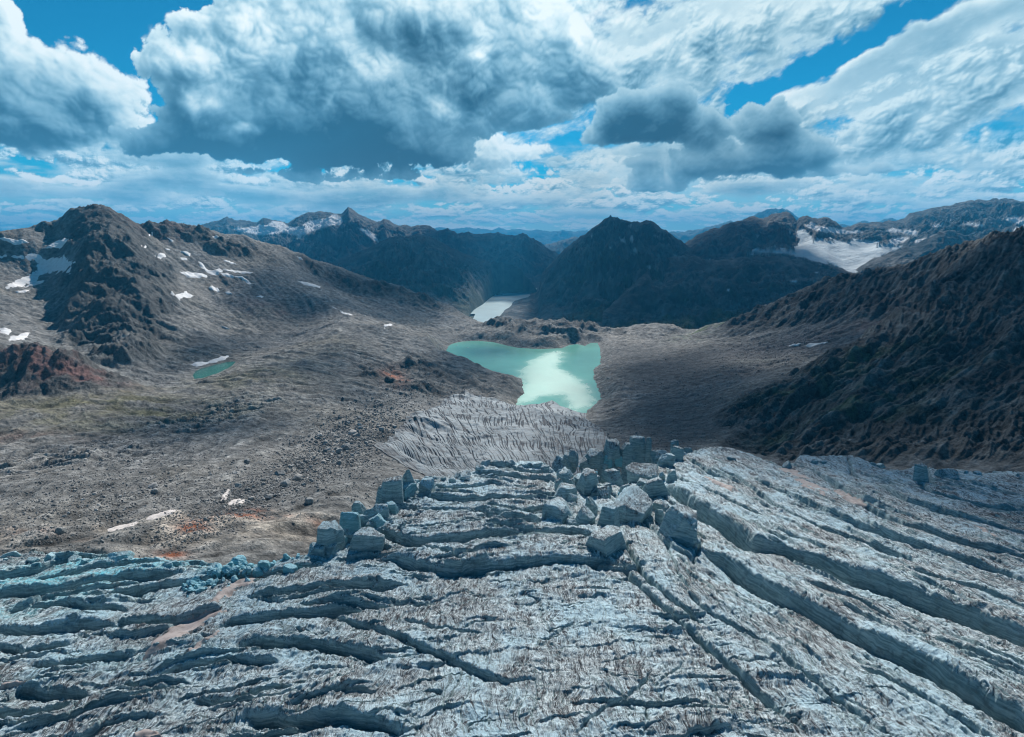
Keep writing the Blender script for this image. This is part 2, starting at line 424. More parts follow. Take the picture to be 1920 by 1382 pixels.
LINES = [SKY_L, SKY_R, BAR,
 # central rib of the left peak
 [(193,391,1900),(190,440,1700),(195,490,1530),(200,540,1400),(215,600,1240),(230,650,1120),(248,702,1010)],
 # bowl left of the rib
 [(95,455,1790),(85,510,1650),(75,560,1500),(110,620,1280),(140,660,1120)],
 [(-200,520,1350),(0,480,1650),(20,540,1500),(20,600,1250),(30,640,1080)],
 # hollow right of the rib
 [(285,455,1960),(310,500,1800),(335,560,1580),(330,600,1400),(310,650,1240),(305,700,1080),(290,735,960)],
 [(400,470,2050),(400,520,1850),(410,570,1700),(420,620,1500),(440,655,1320)],
 # sunlit crest above the rounded moraine
 [(470,470,2200),(510,500,2120),(560,525,2020),(600,545,1960),(640,570,1880),(680,590,1800),(722,606,1740)],
 [(600,520,2330),(660,550,2250),(720,575,2150),(780,595,2080),(840,612,2020)],
 [(745,609,1930),(790,622,1900),(835,636,1880)],
 [(450,565,1720),(480,595,1650),(520,605,1640),(560,600,1700)],
 [(470,640,1400),(520,640,1480),(570,625,1580)],
 # rounded hill west of the lake
 [(560,640,1400),(600,622,1480),(640,607,1550),(690,608,1540),(735,632,1450),(780,660,1360),(820,690,1270),(835,700,1230)],
 [(620,690,1150),(700,690,1180),(760,700,1180),(800,715,1170)],
 [(700,740,1000),(760,745,1040),(850,735,1120),(920,715,1290),(960,720,1270)],
 # red crag
 [(-300,650,900),(0,662,870),(60,662,860),(120,672,855),(165,700,850)],
 [(-300,740,780),(0,745,770),(60,745,770),(150,725,800),(200,715,860)],
 # moraine crest sweeping round the bowl
 [(-300,905,470),(0,868,520),(100,845,560),(180,828,600),(250,805,660),(330,775,760),(430,735,880),(540,700,1030),(620,665,1200)],
 [(0,790,660),(100,800,650),(200,785,680),(260,745,800),(330,730,900)],
 [(350,870,490),(450,825,590),(550,800,680),(620,765,830),(680,760,930)],
 [(-300,1000,290),(0,960,320),(100,925,370),(250,905,410),(400,895,430),(520,870,480),(600,860,520)],
 [(600,905,420),(650,880,480),(690,840,600),(710,800,740),(740,780,860)],
 [(740,900,440),(735,870,560),(760,830,700),(800,790,850),(840,768,980)],
 [(-300,1060,200),(0,1035,222),(200,1022,238),(400,1000,265),(560,972,300),(640,940,335),(700,925,370)],
 # lower glacier tongue
 [(780,900,640),(850,898,640),(960,895,650),(1080,870,700)],
 [(790,840,770),(900,825,820),(1000,820,850),(1110,830,800)],
 [(850,780,950),(950,785,960),(1060,790,960)],
 # right of the tongue
 [(1150,850,660),(1135,800,900),(1125,778,1060)],
 [(1250,850,640),(1220,790,860),(1180,760,1050),(1150,700,1340),(1160,650,1700)],
 [(1300,830,680),(1290,760,950),(1260,700,1280),(1230,650,1640)],
 [(1380,760,820),(1350,690,1200),(1330,650,1500)],
 [(1280,630,1900),(1200,635,1850),(1130,630,1920)],
 # dark face under the right skyline, scree shelf below
 [(1380,620,1640),(1430,610,1580),(1480,608,1500),(1540,618,1350),(1600,610,1290),(1660,590,1270),(1720,560,1270)],
 [(1350,650,1520),(1430,655,1380),(1500,650,1270),(1570,648,1180),(1640,625,1130),(1700,590,1130)],
 [(1400,705,1120),(1470,690,1080),(1540,675,1050)],
 # rugged right rib
 [(1890,438,1250),(1800,490,1180),(1740,535,1100),(1700,580,1010),(1640,635,930),(1580,675,880),(1500,715,830),(1430,755,780),(1375,800,720)],
 [(2300,480,850),(1920,560,880),(1850,600,840),(1780,640,790),(1700,690,740),(1600,740,680),(1500,790,640),(1420,835,610)],
 [(2300,600,640),(1920,680,640),(1850,720,610),(1780,765,570),(1700,810,540),(1600,850,520)],
 [(2300,760,420),(1920,800,480),(1850,830,460),(1750,850,460)],
 [(2300,860,330),(1920,872,420),(1800,865,440),(1600,862,470),(1450,860,520),(1300,850,580)],
 # behind the bar the ground drops to the far lake
]
XYZ = [(-250,150,-175),(-120,150,-170),(0,150,-165),(120,150,-170),(250,150,-190),(-250,90,-170),(0,90,-160),(250,90,-180),
       (0,300,-205),(80,330,-215),(160,330,-220),(250,340,-225),(0,450,-262),(120,450,-262),(-60,380,-235),(360,300,-200),(500,300,-160),
       (0,200,-172),(80,200,-178),(160,200,-180),(-90,200,-150),(-60,250,-170)]
CTRL = []
def _add(s, L, t): CTRL.append((s, L, t))
for ln in LINES:
    for a, b in zip(ln[:-1], ln[1:]):
        sa, ta = st(a[0], a[1]); sb, tb = st(b[0], b[1])
        La, Lb = math.log(a[2]), math.log(b[2])
        n = max(1, int(math.hypot(sb - sa, Lb - La) / 0.045))
        for k in range(n):
            f = k / n
            _add(sa + (sb - sa) * f, La + (Lb - La) * f, ta + (tb - ta) * f)
    sb, tb = st(ln[-1][0], ln[-1][1]); _add(float(sb), math.log(ln[-1][2]), float(tb))
for ln, drop in ((SKY_L, .62), (SKY_R, .55), (BAR, .38)):
    for u, v, d in ln[::2]:
        s, t = st(u, v)
        for k in (1.13, 1.32):
            d2 = d * k; z2 = max(t * d - drop * (d2 - d), -640)
            _add(float(s), math.log(d2), z2 / d2)
for x, y, z in XYZ: _add(x / y, math.log(y), z / y)
CTRL = np.array(CTRL)
# drop near duplicates
_keep = []
for i in range(len(CTRL)):
    if all((CTRL[i, 0] - CTRL[j, 0]) ** 2 + (CTRL[i, 1] - CTRL[j, 1]) ** 2 > 1e-5 for j in _keep): _keep.append(i)
CTRL = CTRL[_keep]
_D = np.sqrt((CTRL[:, None, 0] - CTRL[None, :, 0]) ** 2 + (CTRL[:, None, 1] - CTRL[None, :, 1]) ** 2)
_n = len(CTRL)
_A = np.zeros((_n + 3, _n + 3)); _A[:_n, :_n] = -_D - 1e-4 * np.eye(_n)
_A[:_n, _n] = 1; _A[:_n, _n + 1:] = CTRL[:, :2]; _A[_n, :_n] = 1; _A[_n + 1:, :_n] = CTRL[:, :2].T
_W = np.linalg.solve(_A, np.concatenate([CTRL[:, 2], [0, 0, 0]]))

QF = globals().get('QF', 1.0)     # grid density factor
def fine(n): return int(n * QF)
T = Grid(-1.30, 1.30, fine(1300), 120, 3500, fine(1200))
_cs = np.linspace(-1.30, 1.30, 330); _cL = np.linspace(math.log(120), math.log(3500), 380)
_CS, _CL = np.meshgrid(_cs, _cL)
_t = np.zeros(_CS.shape)
for r0 in range(0, len(_cL), 20):
    sl = slice(r0, r0 + 20)
    dd = np.sqrt((_CS[sl].ravel()[:, None] - CTRL[None, :, 0]) ** 2 + (_CL[sl].ravel()[:, None] - CTRL[None, :, 1]) ** 2)
    v = -dd @ _W[:_n] + _W[_n] + _W[_n + 1] * _CS[sl].ravel() + _W[_n + 2] * _CL[sl].ravel()
    _t[sl] = v.reshape(_CS[sl].shape)
def _bil(F, s, L):
    a = np.clip((s - _cs[0]) / (_cs[1] - _cs[0]), 0, len(_cs) - 1.001); b = np.clip((L - _cL[0]) / (_cL[1] - _cL[0]), 0, len(_cL) - 1.001)
    i = a.astype(int); j = b.astype(int); fa = a - i; fb = b - j
    return (F[j, i] * (1 - fa) + F[j, i + 1] * fa) * (1 - fb) + (F[j + 1, i] * (1 - fa) + F[j + 1, i + 1] * fa) * fb
T.Z = _bil(_t, T.S, T.LL) * T.Y
T.Z = np.maximum(T.Z, -660.0)

def blob(G, items):
    """soft mask from (u, v, distance, radius_u, radius_y, strength); the radii are metres in x and y"""
    m = np.zeros_like(G.X)
    for u, v, d, rx, ry, k in items:
        x, y, _ = world(u, v, d)
        m = m + k * np.exp(-((G.X - x) / rx) ** 2 - ((G.Y - y) / ry) ** 2)
    return m
X, Y = T.X, T.Y
wx = X + 60 * fbm(X, Y, 400, 4, seed=11); wy = Y + 60 * fbm(X, Y, 400, 4, seed=17)
# where solid rock shows (crags) against smooth scree and moraine
crag = blob(T, [(193,420,1830,150,120,.9),(192,470,1600,110,120,1.1),(200,540,1400,110,120,1.1),(215,600,1240,90,110,1.1),(235,660,1100,60,90,1.1),
    (250,500,1620,90,150,.9),(290,560,1450,60,90,.8),(330,430,2080,160,60,.9),(250,415,1950,90,60,.8),(120,500,1680,60,50,.3),
    (60,690,840,130,60,1.2),(0,690,850,120,60,1.1),(150,705,840,50,50,.8),
    (400,470,2080,90,50,.8),(460,470,2150,70,50,.6),(560,500,2320,90,90,.6),(640,520,2350,110,120,.6),(720,550,2350,110,120,.6),(800,580,2300,110,120,.6),
    (700,700,1180,60,70,.4),(760,720,1130,90,70,1.0),(850,730,1130,90,60,1.0),(920,725,1230,80,50,1.0),(960,720,1290,40,60,.8),(800,690,1240,60,60,.7),
    (1000,625,1980,130,80,1.1),(1060,630,1980,80,80,1.0),(930,620,2100,70,80,.7),(1120,625,2020,60,60,.6),
    (680,830,650,45,60,.5),(720,820,700,30,60,.5),
    (1430,600,1700,120,110,1.0),(1500,575,1620,140,120,1.1),(1600,560,1500,140,120,1.1),(1680,540,1400,120,110,1.0),(1760,500,1330,120,100,1.0),
    (1850,470,1230,130,100,1.1),(1900,540,1000,150,150,1.2),(1750,600,950,130,150,1.2),(1650,660,880,110,120,1.1),(1550,720,800,100,100,1.1),(1450,760,760,70,80,1.0),
    (1900,680,680,160,130,1.2),(1750,740,640,130,100,1.2),(1600,790,600,100,80,1.1),(1480,820,600,60,50,.9),(1900,800,500,120,80,1.1),(1750,820,520,120,60,1.1),(2200,600,700,250,250,1.2),
    (1410,840,600,30,30,.8)])
crag = np.clip(crag, 0, 1)
crag = np.clip(crag + 0.45 * fbm(X, Y, 130, 4, seed=41) * ss(0.05, .5, crag), 0, 1)
crag = ss(0.25, 0.75, crag)
right = ss(0.25, 0.55, T.S) * ss(350, 500, Y)      # the foliated rock on the right
fade_near = ss(250, 500, Y)
# strata: stretched along a slanted direction
ca, sa = math.cos(R(38)), math.sin(R(38))
ux = (wx * ca + wy * sa); uy = (-wx * sa + wy * ca)
strat = ridged(ux * 0.22, uy, 85, 7, .62, seed=5); strat2 = ridged(ux * .12, uy, 22, 5, .6, seed=6)
rough = ridged(wx, wy, 190, 8, .56, seed=21)
steep = ridged(wx * 1.0, wy * .75, 95, 7, .58, seed=25)
# streaks that run down the slope (talus, gullies): noise smeared along the fall line
def fall_lines(G, steps=9, wl=(15., 5.), k=.010, q=.62, seed=81):
    C = Grid(G.s[0], G.s[-1], int(len(G.s) * q), math.exp(G.L[0]), math.exp(G.L[-1]), int(len(G.L) * q))
    B = Grid(G.s[0], G.s[-1], 260, math.exp(G.L[0]), math.exp(G.L[-1]), 260); B.Z = G.samp(B.X, B.Y)
    for _ in range(2): B.Z[1:-1, 1:-1] = (B.Z[1:-1, 1:-1] * 2 + B.Z[:-2, 1:-1] + B.Z[2:, 1:-1] + B.Z[1:-1, :-2] + B.Z[1:-1, 2:]) / 6
    zs = np.gradient(B.Z, B.s, axis=1); zl = np.gradient(B.Z, B.L, axis=0)
    zx = zs / B.Y; zy = (zl - zs * B.S) / B.Y
    n = np.hypot(zx, zy) + 1e-6; gx_, gy_ = zx / n, zy / n
    acc = 0; acc2 = 0
    for sg in (1, -1):
        x, y = C.X.copy(), C.Y.copy()
        for i in range(steps):
            if i or sg > 0:
                w = .5 + .5 * math.cos(math.pi * i / steps)
                acc = acc + w * gnoise(x / wl[0], y / wl[0], seed); acc2 = acc2 + w * gnoise(x / wl[1], y / wl[1], seed + 5)
            vx = B.samp(x, np.clip(y, 121, 3400), gx_); vy = B.samp(x, np.clip(y, 121, 3400), gy_)
            x = x + sg * vx * k * C.Y; y = np.clip(y + sg * vy * k * C.Y, 121, 3400)
    f = 1 / (steps ** .5 * .62)
    return G_up(C, acc * f, G), G_up(C, acc2 * f, G)
def G_up(C, F, G): return C.samp(G.X, np.clip(G.Y, math.exp(C.L[0]), math.exp(C.L[-1])), F)
fl1, fl2 = fall_lines(T)
damp = 1 - .75 * np.clip(blob(T, [(190,395,1890,170,110,1),(120,400,1850,170,80,1)]), 0, 1)
dz = crag * ((rough - .42) * 52 * ss(500, 1300, Y) * damp + (steep - .4) * 34 * (0.4 + 0.6 * ss(400, 1200, Y)) * (.4 + .6 * damp) + fl1 * 4.5 * ss(400, 1300, Y))
dz = dz - crag * right * fl1 * 4.0 * ss(400, 1300, Y)
n_f = fbm(wx, wy, 260, 3, seed=97)
facet = ridged(wx * .8 + wy * .5, wy * .9 - wx * .3, 42, 6, .6, seed=7)
dz = dz * (1 - .6 * right) + crag * right * ((strat - .52) * 38 + (strat2 - .45) * 8 + (facet - .5) * 22 * ss(-.3, .4, n_f) - 5)
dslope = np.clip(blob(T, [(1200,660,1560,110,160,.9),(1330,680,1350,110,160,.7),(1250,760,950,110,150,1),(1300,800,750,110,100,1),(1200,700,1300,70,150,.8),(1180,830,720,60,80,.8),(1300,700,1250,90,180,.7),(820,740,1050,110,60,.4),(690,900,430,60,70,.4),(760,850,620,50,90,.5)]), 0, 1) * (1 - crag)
big_g = ridged(wx, wy, 240, 5, .5, seed=39)
# smooth ground: swells, gullies, low ribs
dz = dz + (1 - crag) * (1 - .65 * dslope) * (fbm(wx, wy, 160, 3, seed=31) * 9 * fade_near + (big_g - .45) * 16 * ss(700, 1400, Y) + fbm(wx, wy, 34, 5, .5, seed=33) * 2.4 + (ridged(wx, wy, 60, 4, .5, seed=35) - .4) * 5.0
    + fl1 * (1.0 + 2.4 * ss(500, 1300, Y)) + fl2 * .8)
# fluted moraine wall under the crest on the left, small terraces
flx = X * .85 + Y * .53; fly = -X * .53 + Y * .85
flm = blob(T, [(330,800,700,75,60,1),(420,790,760,60,70,1),(200,860,560,70,45,.8),(80,890,500,80,40,.8),(480,760,850,60,80,.7)])
rf = ridged(flx * .35 + 6 * fbm(X, Y, 60, 3, seed=3), fly, 16, 4, .5, seed=37)
dz = dz + flm * (rf - .45) * 11.
_ray = blob(T, [(300,680,1150,60,90,1),(340,700,1050,60,60,.8)])
_rx, _ry, _ = world(215, 600, 1240)
_ang = np.arctan2(Y - _ry, X - _rx)
dz = dz + _ray * (1 - crag) * (ridged(_ang * 60 + fbm(X, Y, 80, 3) * 2, np.hypot(X - _rx, Y - _ry) * .05, 3.2, 4, seed=8) - .5) * 3.2
knoll = np.clip(blob(T, [(760,720,1130,120,80,1),(850,730,1130,110,70,1),(930,725,1250,80,70,1),(800,690,1240,80,70,1),(1010,630,1990,150,90,1)]), 0, 1)
dz = dz * (1 - .45 * knoll)
T.Z = T.Z + dz

# --- lakes cut into the ground
LAKE_Z, POND_Z, FAR_Z = -350.0, -268.5, -560.0
LAKE_PX = [(837,660),(840,650),(847,645),(867,640),(900,639),(927,642),(947,647),(970,652),(1000,654),(1027,654),(1053,653),(1067,647),(1083,645),
 (1098,649),(1107,643),(1120,643),(1125,653),(1127,670),(1125,683),(1112,693),(1113,710),(1120,727),(1128,747),(1113,760),(1100,771),(1090,790),(1060,800),(1000,790),
 (975,775),(968,758),(970,750),(982,738),(980,720),(977,710),(960,707),(940,707),(927,705),(917,703),(893,698),(873,693),(853,690),(840,682)]
def plane_px(px, z):
    out = []
    for u, v in px:
        s, t = st(u, v); d = z / t; out.append((float(s * d), float(d)))
    return out
LAKE = plane_px(LAKE_PX, LAKE_Z)
POND_PX = [(362,703),(366,697),(376,692),(392,687),(408,683),(425,679),(440,678),(438,683),(428,690),(412,698),(395,704),(376,710),(364,711)]
POND = plane_px(POND_PX, POND_Z)
def carve(G, poly, z, slope=.22, reach=70, wob=5):
    xs = [p[0] for p in poly]; ys = [p[1] for p in poly]
    m = (G.X > min(xs) - reach) & (G.X < max(xs) + reach) & (G.Y > min(ys) - reach) & (G.Y < max(ys) + reach)
    x, y = G.X[m], G.Y[m]
    sd = polydist(x + wob * fbm(x, y, 28, 4, seed=61), y + wob * fbm(x, y, 28, 4, seed=62), poly)
    old = G.Z[m]
    inside = z - 0.4 - np.minimum(sd, 60) * .12
    outd = -sd
    shore = z + 0.3 + outd * slope
    w = ss(0, reach, outd)
    out = np.maximum(shore * (1 - w) + old * w, z + .3 + np.minimum(outd * .1, 3))
    G.Z[m] = np.where(sd > 0, inside, out)
carve(T, LAKE, LAKE_Z, .30, 60, 6)
carve(T, POND, POND_Z, .18, 40, 3)

# --- lower glacier tongue: outline on the ground, raised above it
TONG_PX = [(700,905),(718,885),(735,862),(749,841),(771,812),(800,795),(820,783),(830,772),(840,763),(855,757),(873,753),(890,752),(907,753),(940,758),(968,760),(990,759),(1007,753),
 (1013,747),(1030,744),(1045,737),(1053,740),(1060,752),(1067,760),(1080,768),(1098,775),(1107,790),(1123,803),(1133,815),(1140,835),(1130,860),(1120,900),(1000,930),(800,930)]
TZb = T.Z.copy()
_tx, _ty, _tz = [], [], []
for (u, v) in TONG_PX:
    s, t = st(u, v)
    # distance: on the lake plane at the front, on the ground elsewhere
    if v <= 775 and u > 960: d = min(LAKE_Z / t, 1400.)
    else: d = float(np.interp(v, [745, 775, 800, 850, 890, 930], [1150, 1045, 905, 735, 640, 540]))
    _tx.append(float(s * d)); _ty.append(float(d))
TONG = list(zip(_tx, _ty))

# --- colour of the ground
nzv, nyv = normals_z(X, Y, T.Z)
grey = np.array([.195, .194, .186]); warm = np.array([.215, .198, .168]); dark = np.array([.062, .066, .066]); brown = np.array([.115, .106, .098])
olive = np.array([.125, .115, .05]); red = np.array([.16, .085, .075]); pale = np.array([.34, .325, .30]); rust = np.array([.27, .095, .05]); green = np.array([.075, .13, .035])
def lerp(c, d, m): return c + (d - c) * m[..., None]
n1 = fbm(wx, wy, 220, 5, seed=71); n2 = fbm(X, Y, 45, 6, .6, seed=73); n3 = fbm(wx, wy, 90, 5, .6, seed=75); n4 = fbm(X, Y, 12, 4, .6, seed=79)
col = np.zeros(X.shape + (3,)) + grey
col = lerp(col, warm, ss(-.2, .5, n1) * .7)
col = lerp(col, brown, ss(.05, .5, n3) * .45)
col = col * (1 - .35 * ss(0, .5, fbm(wx, wy, 60, 6, .62, seed=91))[..., None] + .30 * ss(.1, .5, fbm(wx, wy, 80, 6, .62, seed=93))[..., None])
col = lerp(col, dark, crag * (.78 + .22 * ss(-.3, .3, n2)))
col = lerp(col, grey * .62, crag * ss(.0, .4, n3) * .6)
col = lerp(col, brown * .8, crag * ss(.1, .45, -n2) * (.5 - .48 * right))
col = lerp(col, np.array([.17, .18, .175]), crag * right * ss(.42, .70, strat2) * ss(-.4, .2, n3) * .8)
col = lerp(col, np.array([.03, .032, .033]), crag * ss(.3, .12, steep) * .6)
col = lerp(col, olive, np.clip(blob(T, [(150,760,740,150,70,.8),(350,760,800,120,80,.7),(450,720,980,120,90,.7),(60,790,650,120,50,.6),(560,700,1150,90,100,.5),(640,650,1350,90,100,.35),(200,730,850,80,60,.5)]), 0, 1) * (1 - crag) * ss(-.35, .3, n2) * .8)
col = lerp(col, pale, np.clip(blob(T, [(620,560,1950,150,100,1.0),(680,612,1540,110,60,.7),(760,650,1400,80,50,.6),(560,690,1120,90,60,.5),(420,740,860,110,60,.4),(250,640,1150,60,60,.4),(560,530,2050,80,60,.5),(430,560,1750,110,90,.5),(640,620,1480,60,70,.5),(340,590,1500,60,60,.4),(480,830,590,90,60,.45),(520,780,760,90,70,.3),  # pale moraine, lightened further so the colour suggests a sunlit band
     (1000,632,1960,90,60,.95),(1060,640,1930,60,50,.9),(880,715,1160,70,40,.6),(960,612,2080,60,60,.4),(1140,625,1990,80,60,.6),(1180,640,1800,60,60,.4)]), 0, 1) * ss(-.35, .35, n2 + .5 * n3))
col = lerp(col, np.array([.15, .15, .145]), knoll * crag * ss(-.35, .25, n2) * .75)
redm = np.clip(blob(T, [(60,680,845,120,45,1),(130,690,840,60,50,.9),(20,820,610,80,25,.7),(500,570,1720,110,60,.6),(250,430,1930,60,60,.6),(330,450,2020,80,60,.5),(420,520,1850,40,60,.4),
     (1620,600,1250,80,60,.5),(1700,560,1130,80,90,.5),(1850,700,640,60,50,.4),(1500,640,1290,150,100,.45),(1400,660,1330,120,100,.35)]), 0, 1)
col = lerp(col, red, redm * ss(-.25, .35, n2))
rustm = np.clip(blob(T, [(735,705,1160,20,45,1.1),(755,725,1110,15,30,.8),(460,968,305,9,7,1.6),(470,978,298,12,6,1.0),(365,1005,268,7,5,1.3),(375,992,280,7,6,.9),(320,1030,240,6,4,1.2),(90,1022,240,12,3.5,1.0),(530,970,300,6,4,.7),(600,982,298,7,4,.6)]), 0, 1.4)
palm = np.clip(blob(T, [(480,985,285,40,14,1.1),(380,1000,270,40,14,1.1),(250,1015,255,40,10,.9),(60,1030,235,50,9,.8),(580,975,300,30,12,.9)]), 0, 1) * ss(-.5, .2, n4 + n2)
col = lerp(col, np.array([.42, .37, .31]), palm * .8)
col = lerp(col, rust, np.clip(rustm * ss(-.45, .25, n4 + .8 * n2), 0, 1))
greenm = np.clip(blob(T, [(1320,630,1850,80,60,1.2),(1290,650,1680,60,70,.5),(1400,685,1230,60,50,.7),(1500,745,800,60,60,.7),(1600,690,850,50,60,.5),(1700,640,850,50,50,.5),(1650,760,640,60,50,.5),(1750,700,700,60,50,.4),(1500,800,640,50,30,.5)]), 0, 1) * ss(-.2, .3, n2)
col = lerp(col, green, greenm * .85)
scree_r = np.clip(blob(T, [(1450,660,1330,160,140,1),(1560,640,1200,100,90,.8),(1380,700,1150,100,120,.7)]), 0, 1) * (1 - crag)
col = lerp(col, np.array([.118, .120, .123]), scree_r * .8)
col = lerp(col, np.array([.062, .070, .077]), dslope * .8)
# tone streaked along the fall lines
col = col * (1 + .20 * fl1[..., None] + .22 * fl2[..., None])
col = col * (1 + .5 * n4[..., None] * (.5 + .5 * (1 - crag[..., None]))) * (1 + .35 * n2[..., None])
col = col * (1 + np.clip(flm, 0, 1) * (rf - .42) * 1.5)[..., None]
col = col * (1 - .12 * ss(1000, 1500, Y) * ss(.3, -.1, T.S))[..., None]
col = np.clip(col, .012, .7)
# ------------------------------------------------------------------ ground material
def ground_mat(name, fine_scale=1.0, bump=.85, speck=.5):
    m = bpy.data.materials.new(name); m.use_nodes = True
    k = NT(m.node_tree)
    geo = k.n('ShaderNodeNewGeometry'); P = geo.outputs['Position']
    at = k.n('ShaderNodeAttribute', attribute_name='col').outputs['Color']
    cg = k.n('ShaderNodeAttribute', attribute_name='crag').outputs['Fac']
    a = k.noise(P, .09 * fine_scale, 9, .68)
    b = k.noise(P, .55 * fine_scale, 4, .7)
    vor = k.n('ShaderNodeTexVoronoi', {'Vector': P, 'Scale': .28 * fine_scale, 'Randomness': 1.0}); vor.feature = 'F1'
    vr = k.n('ShaderNodeSeparateColor', {0: vor.outputs['Color']}).outputs[0]
    pick = k.m('MULTIPLY', k.maprange(vr, .86, .97), k.maprange(vor.outputs['Distance'], .45, .2))
    pick = k.m('MULTIPLY', pick, k.maprange(b, .4, .6))
    f = k.maprange(a, .3, .7, .30, 1.75, 'LINEAR')
    f2 = k.maprange(b, .32, .68, .68, 1.35, 'LINEAR')
    v = k.m('MULTIPLY', f, f2)
    c = k.mix(1.0, at, k.n('ShaderNodeCombineColor', {0: v, 1: v, 2: v}).outputs[0], 'MULTIPLY')
    sp = k.m('MULTIPLY', pick, k.maprange(cg, 0, 1, speck, .12))
    c = k.mix(sp, c, (.42, .41, .4))
    h1 = k.m('MULTIPLY', a, 7.0 / fine_scale)
    h2 = k.m('MULTIPLY', b, 1.2 / fine_scale)
    h = k.m('ADD', k.m('ADD', h1, h2), k.m('MULTIPLY', pick, .8))
    bp = k.n('ShaderNodeBump', {'Strength': bump, 'Distance': 1.0, 'Height': h})
    bs = k.n('ShaderNodeBsdfPrincipled', {'Base Color': c, 'Roughness': .88, 'Specular IOR Level': .25, 'Normal': bp.outputs[0]})
    k.link(bs.outputs[0], k.n('ShaderNodeOutputMaterial').inputs[0])
    return m
M_ground = ground_mat('rock and scree')
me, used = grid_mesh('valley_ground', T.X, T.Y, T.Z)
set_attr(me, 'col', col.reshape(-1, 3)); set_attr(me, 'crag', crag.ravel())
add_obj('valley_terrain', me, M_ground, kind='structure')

# ------------------------------------------------------------------ water
def water_mat(name, deep, ruffle=None, rough=.12, wave=.5):
    m = bpy.data.materials.new(name); m.use_nodes = True
    k = NT(m.node_tree)
    P = k.n('ShaderNodeNewGeometry').outputs['Position']
    n = k.noise(P, .006, 5, .6)
    c = k.mix(k.maprange(n, .35, .65), deep, tuple(x * .84 for x in deep))
    h = k.noise(P, .35, 5, .65)
    bp = k.n('ShaderNodeBump', {'Strength': wave, 'Distance': .6, 'Height': h})
    rgh = rough
    if ruffle is not None:
        at = k.n('ShaderNodeAttribute', attribute_name='ruffle').outputs['Fac']
        at = k.m('MULTIPLY', at, k.maprange(k.noise(P, .16, 9, .8), .34, .60, .62, 1.08), clamp=True)
        rgh = k.maprange(at, 0, 1, rough, .38)
        bp.inputs['Strength'].default_value = .35
    bs = k.n('ShaderNodeBsdfPrincipled', {'Base Color': c, 'Roughness': rgh, 'IOR': 1.33, 'Normal': bp.outputs[0]})
    k.link(bs.outputs[0], k.n('ShaderNodeOutputMaterial').inputs[0])
    return m
def sheet(name, poly, z, mat, grow=10, res=8., attr=None, **props):
    xs = [p[0] for p in poly]; ys = [p[1] for p in poly]
    gx = np.arange(min(xs) - grow, max(xs) + grow + res, res); gy = np.arange(min(ys) - grow, max(ys) + grow + res, res)
    GX, GY = np.meshgrid(gx, gy)
    sd = polydist(GX, GY, poly)
    me, used = grid_mesh(name, GX, GY, np.full(GX.shape, z), sd > -grow)
    if attr is not None: set_attr(me, attr[0], attr[1](GX, GY).ravel()[used])
    return add_obj(name, me, mat, **props)
def ruffle(x, y):
    # wind-ruffled strip that crosses the lake from the ice front
    px = [(968,760),(975,742),(985,730),(980,705),(985,690),(1000,675),(1020,665),(1050,660),(1050,672),(1040,690),(1062,700),(1085,715),(1100,740),(1108,758),(1085,768),(1072,752),(1052,735),(1010,742)]
    poly = plane_px(px, LAKE_Z)
    x = x + 16 * fbm(x, y, 60, 3, seed=4); y = y + 22 * fbm(x, y, 90, 3, seed=9)
    return ss(-45, 25, polydist(x, y, poly) + 22 * fbm(x, y, 40, 5, .6, seed=14))
M_lake = water_mat('milky turquoise water', (.13, .42, .33), ruffle=True, rough=.16)
sheet('glacier_lake_water', LAKE, LAKE_Z, M_lake, 14, 6., ('ruffle', ruffle), kind='structure')
M_pond = water_mat('green tarn water', (.008, .16, .11), rough=.1)
sheet('tarn_water', POND, POND_Z, M_pond, 8, 4., kind='structure')
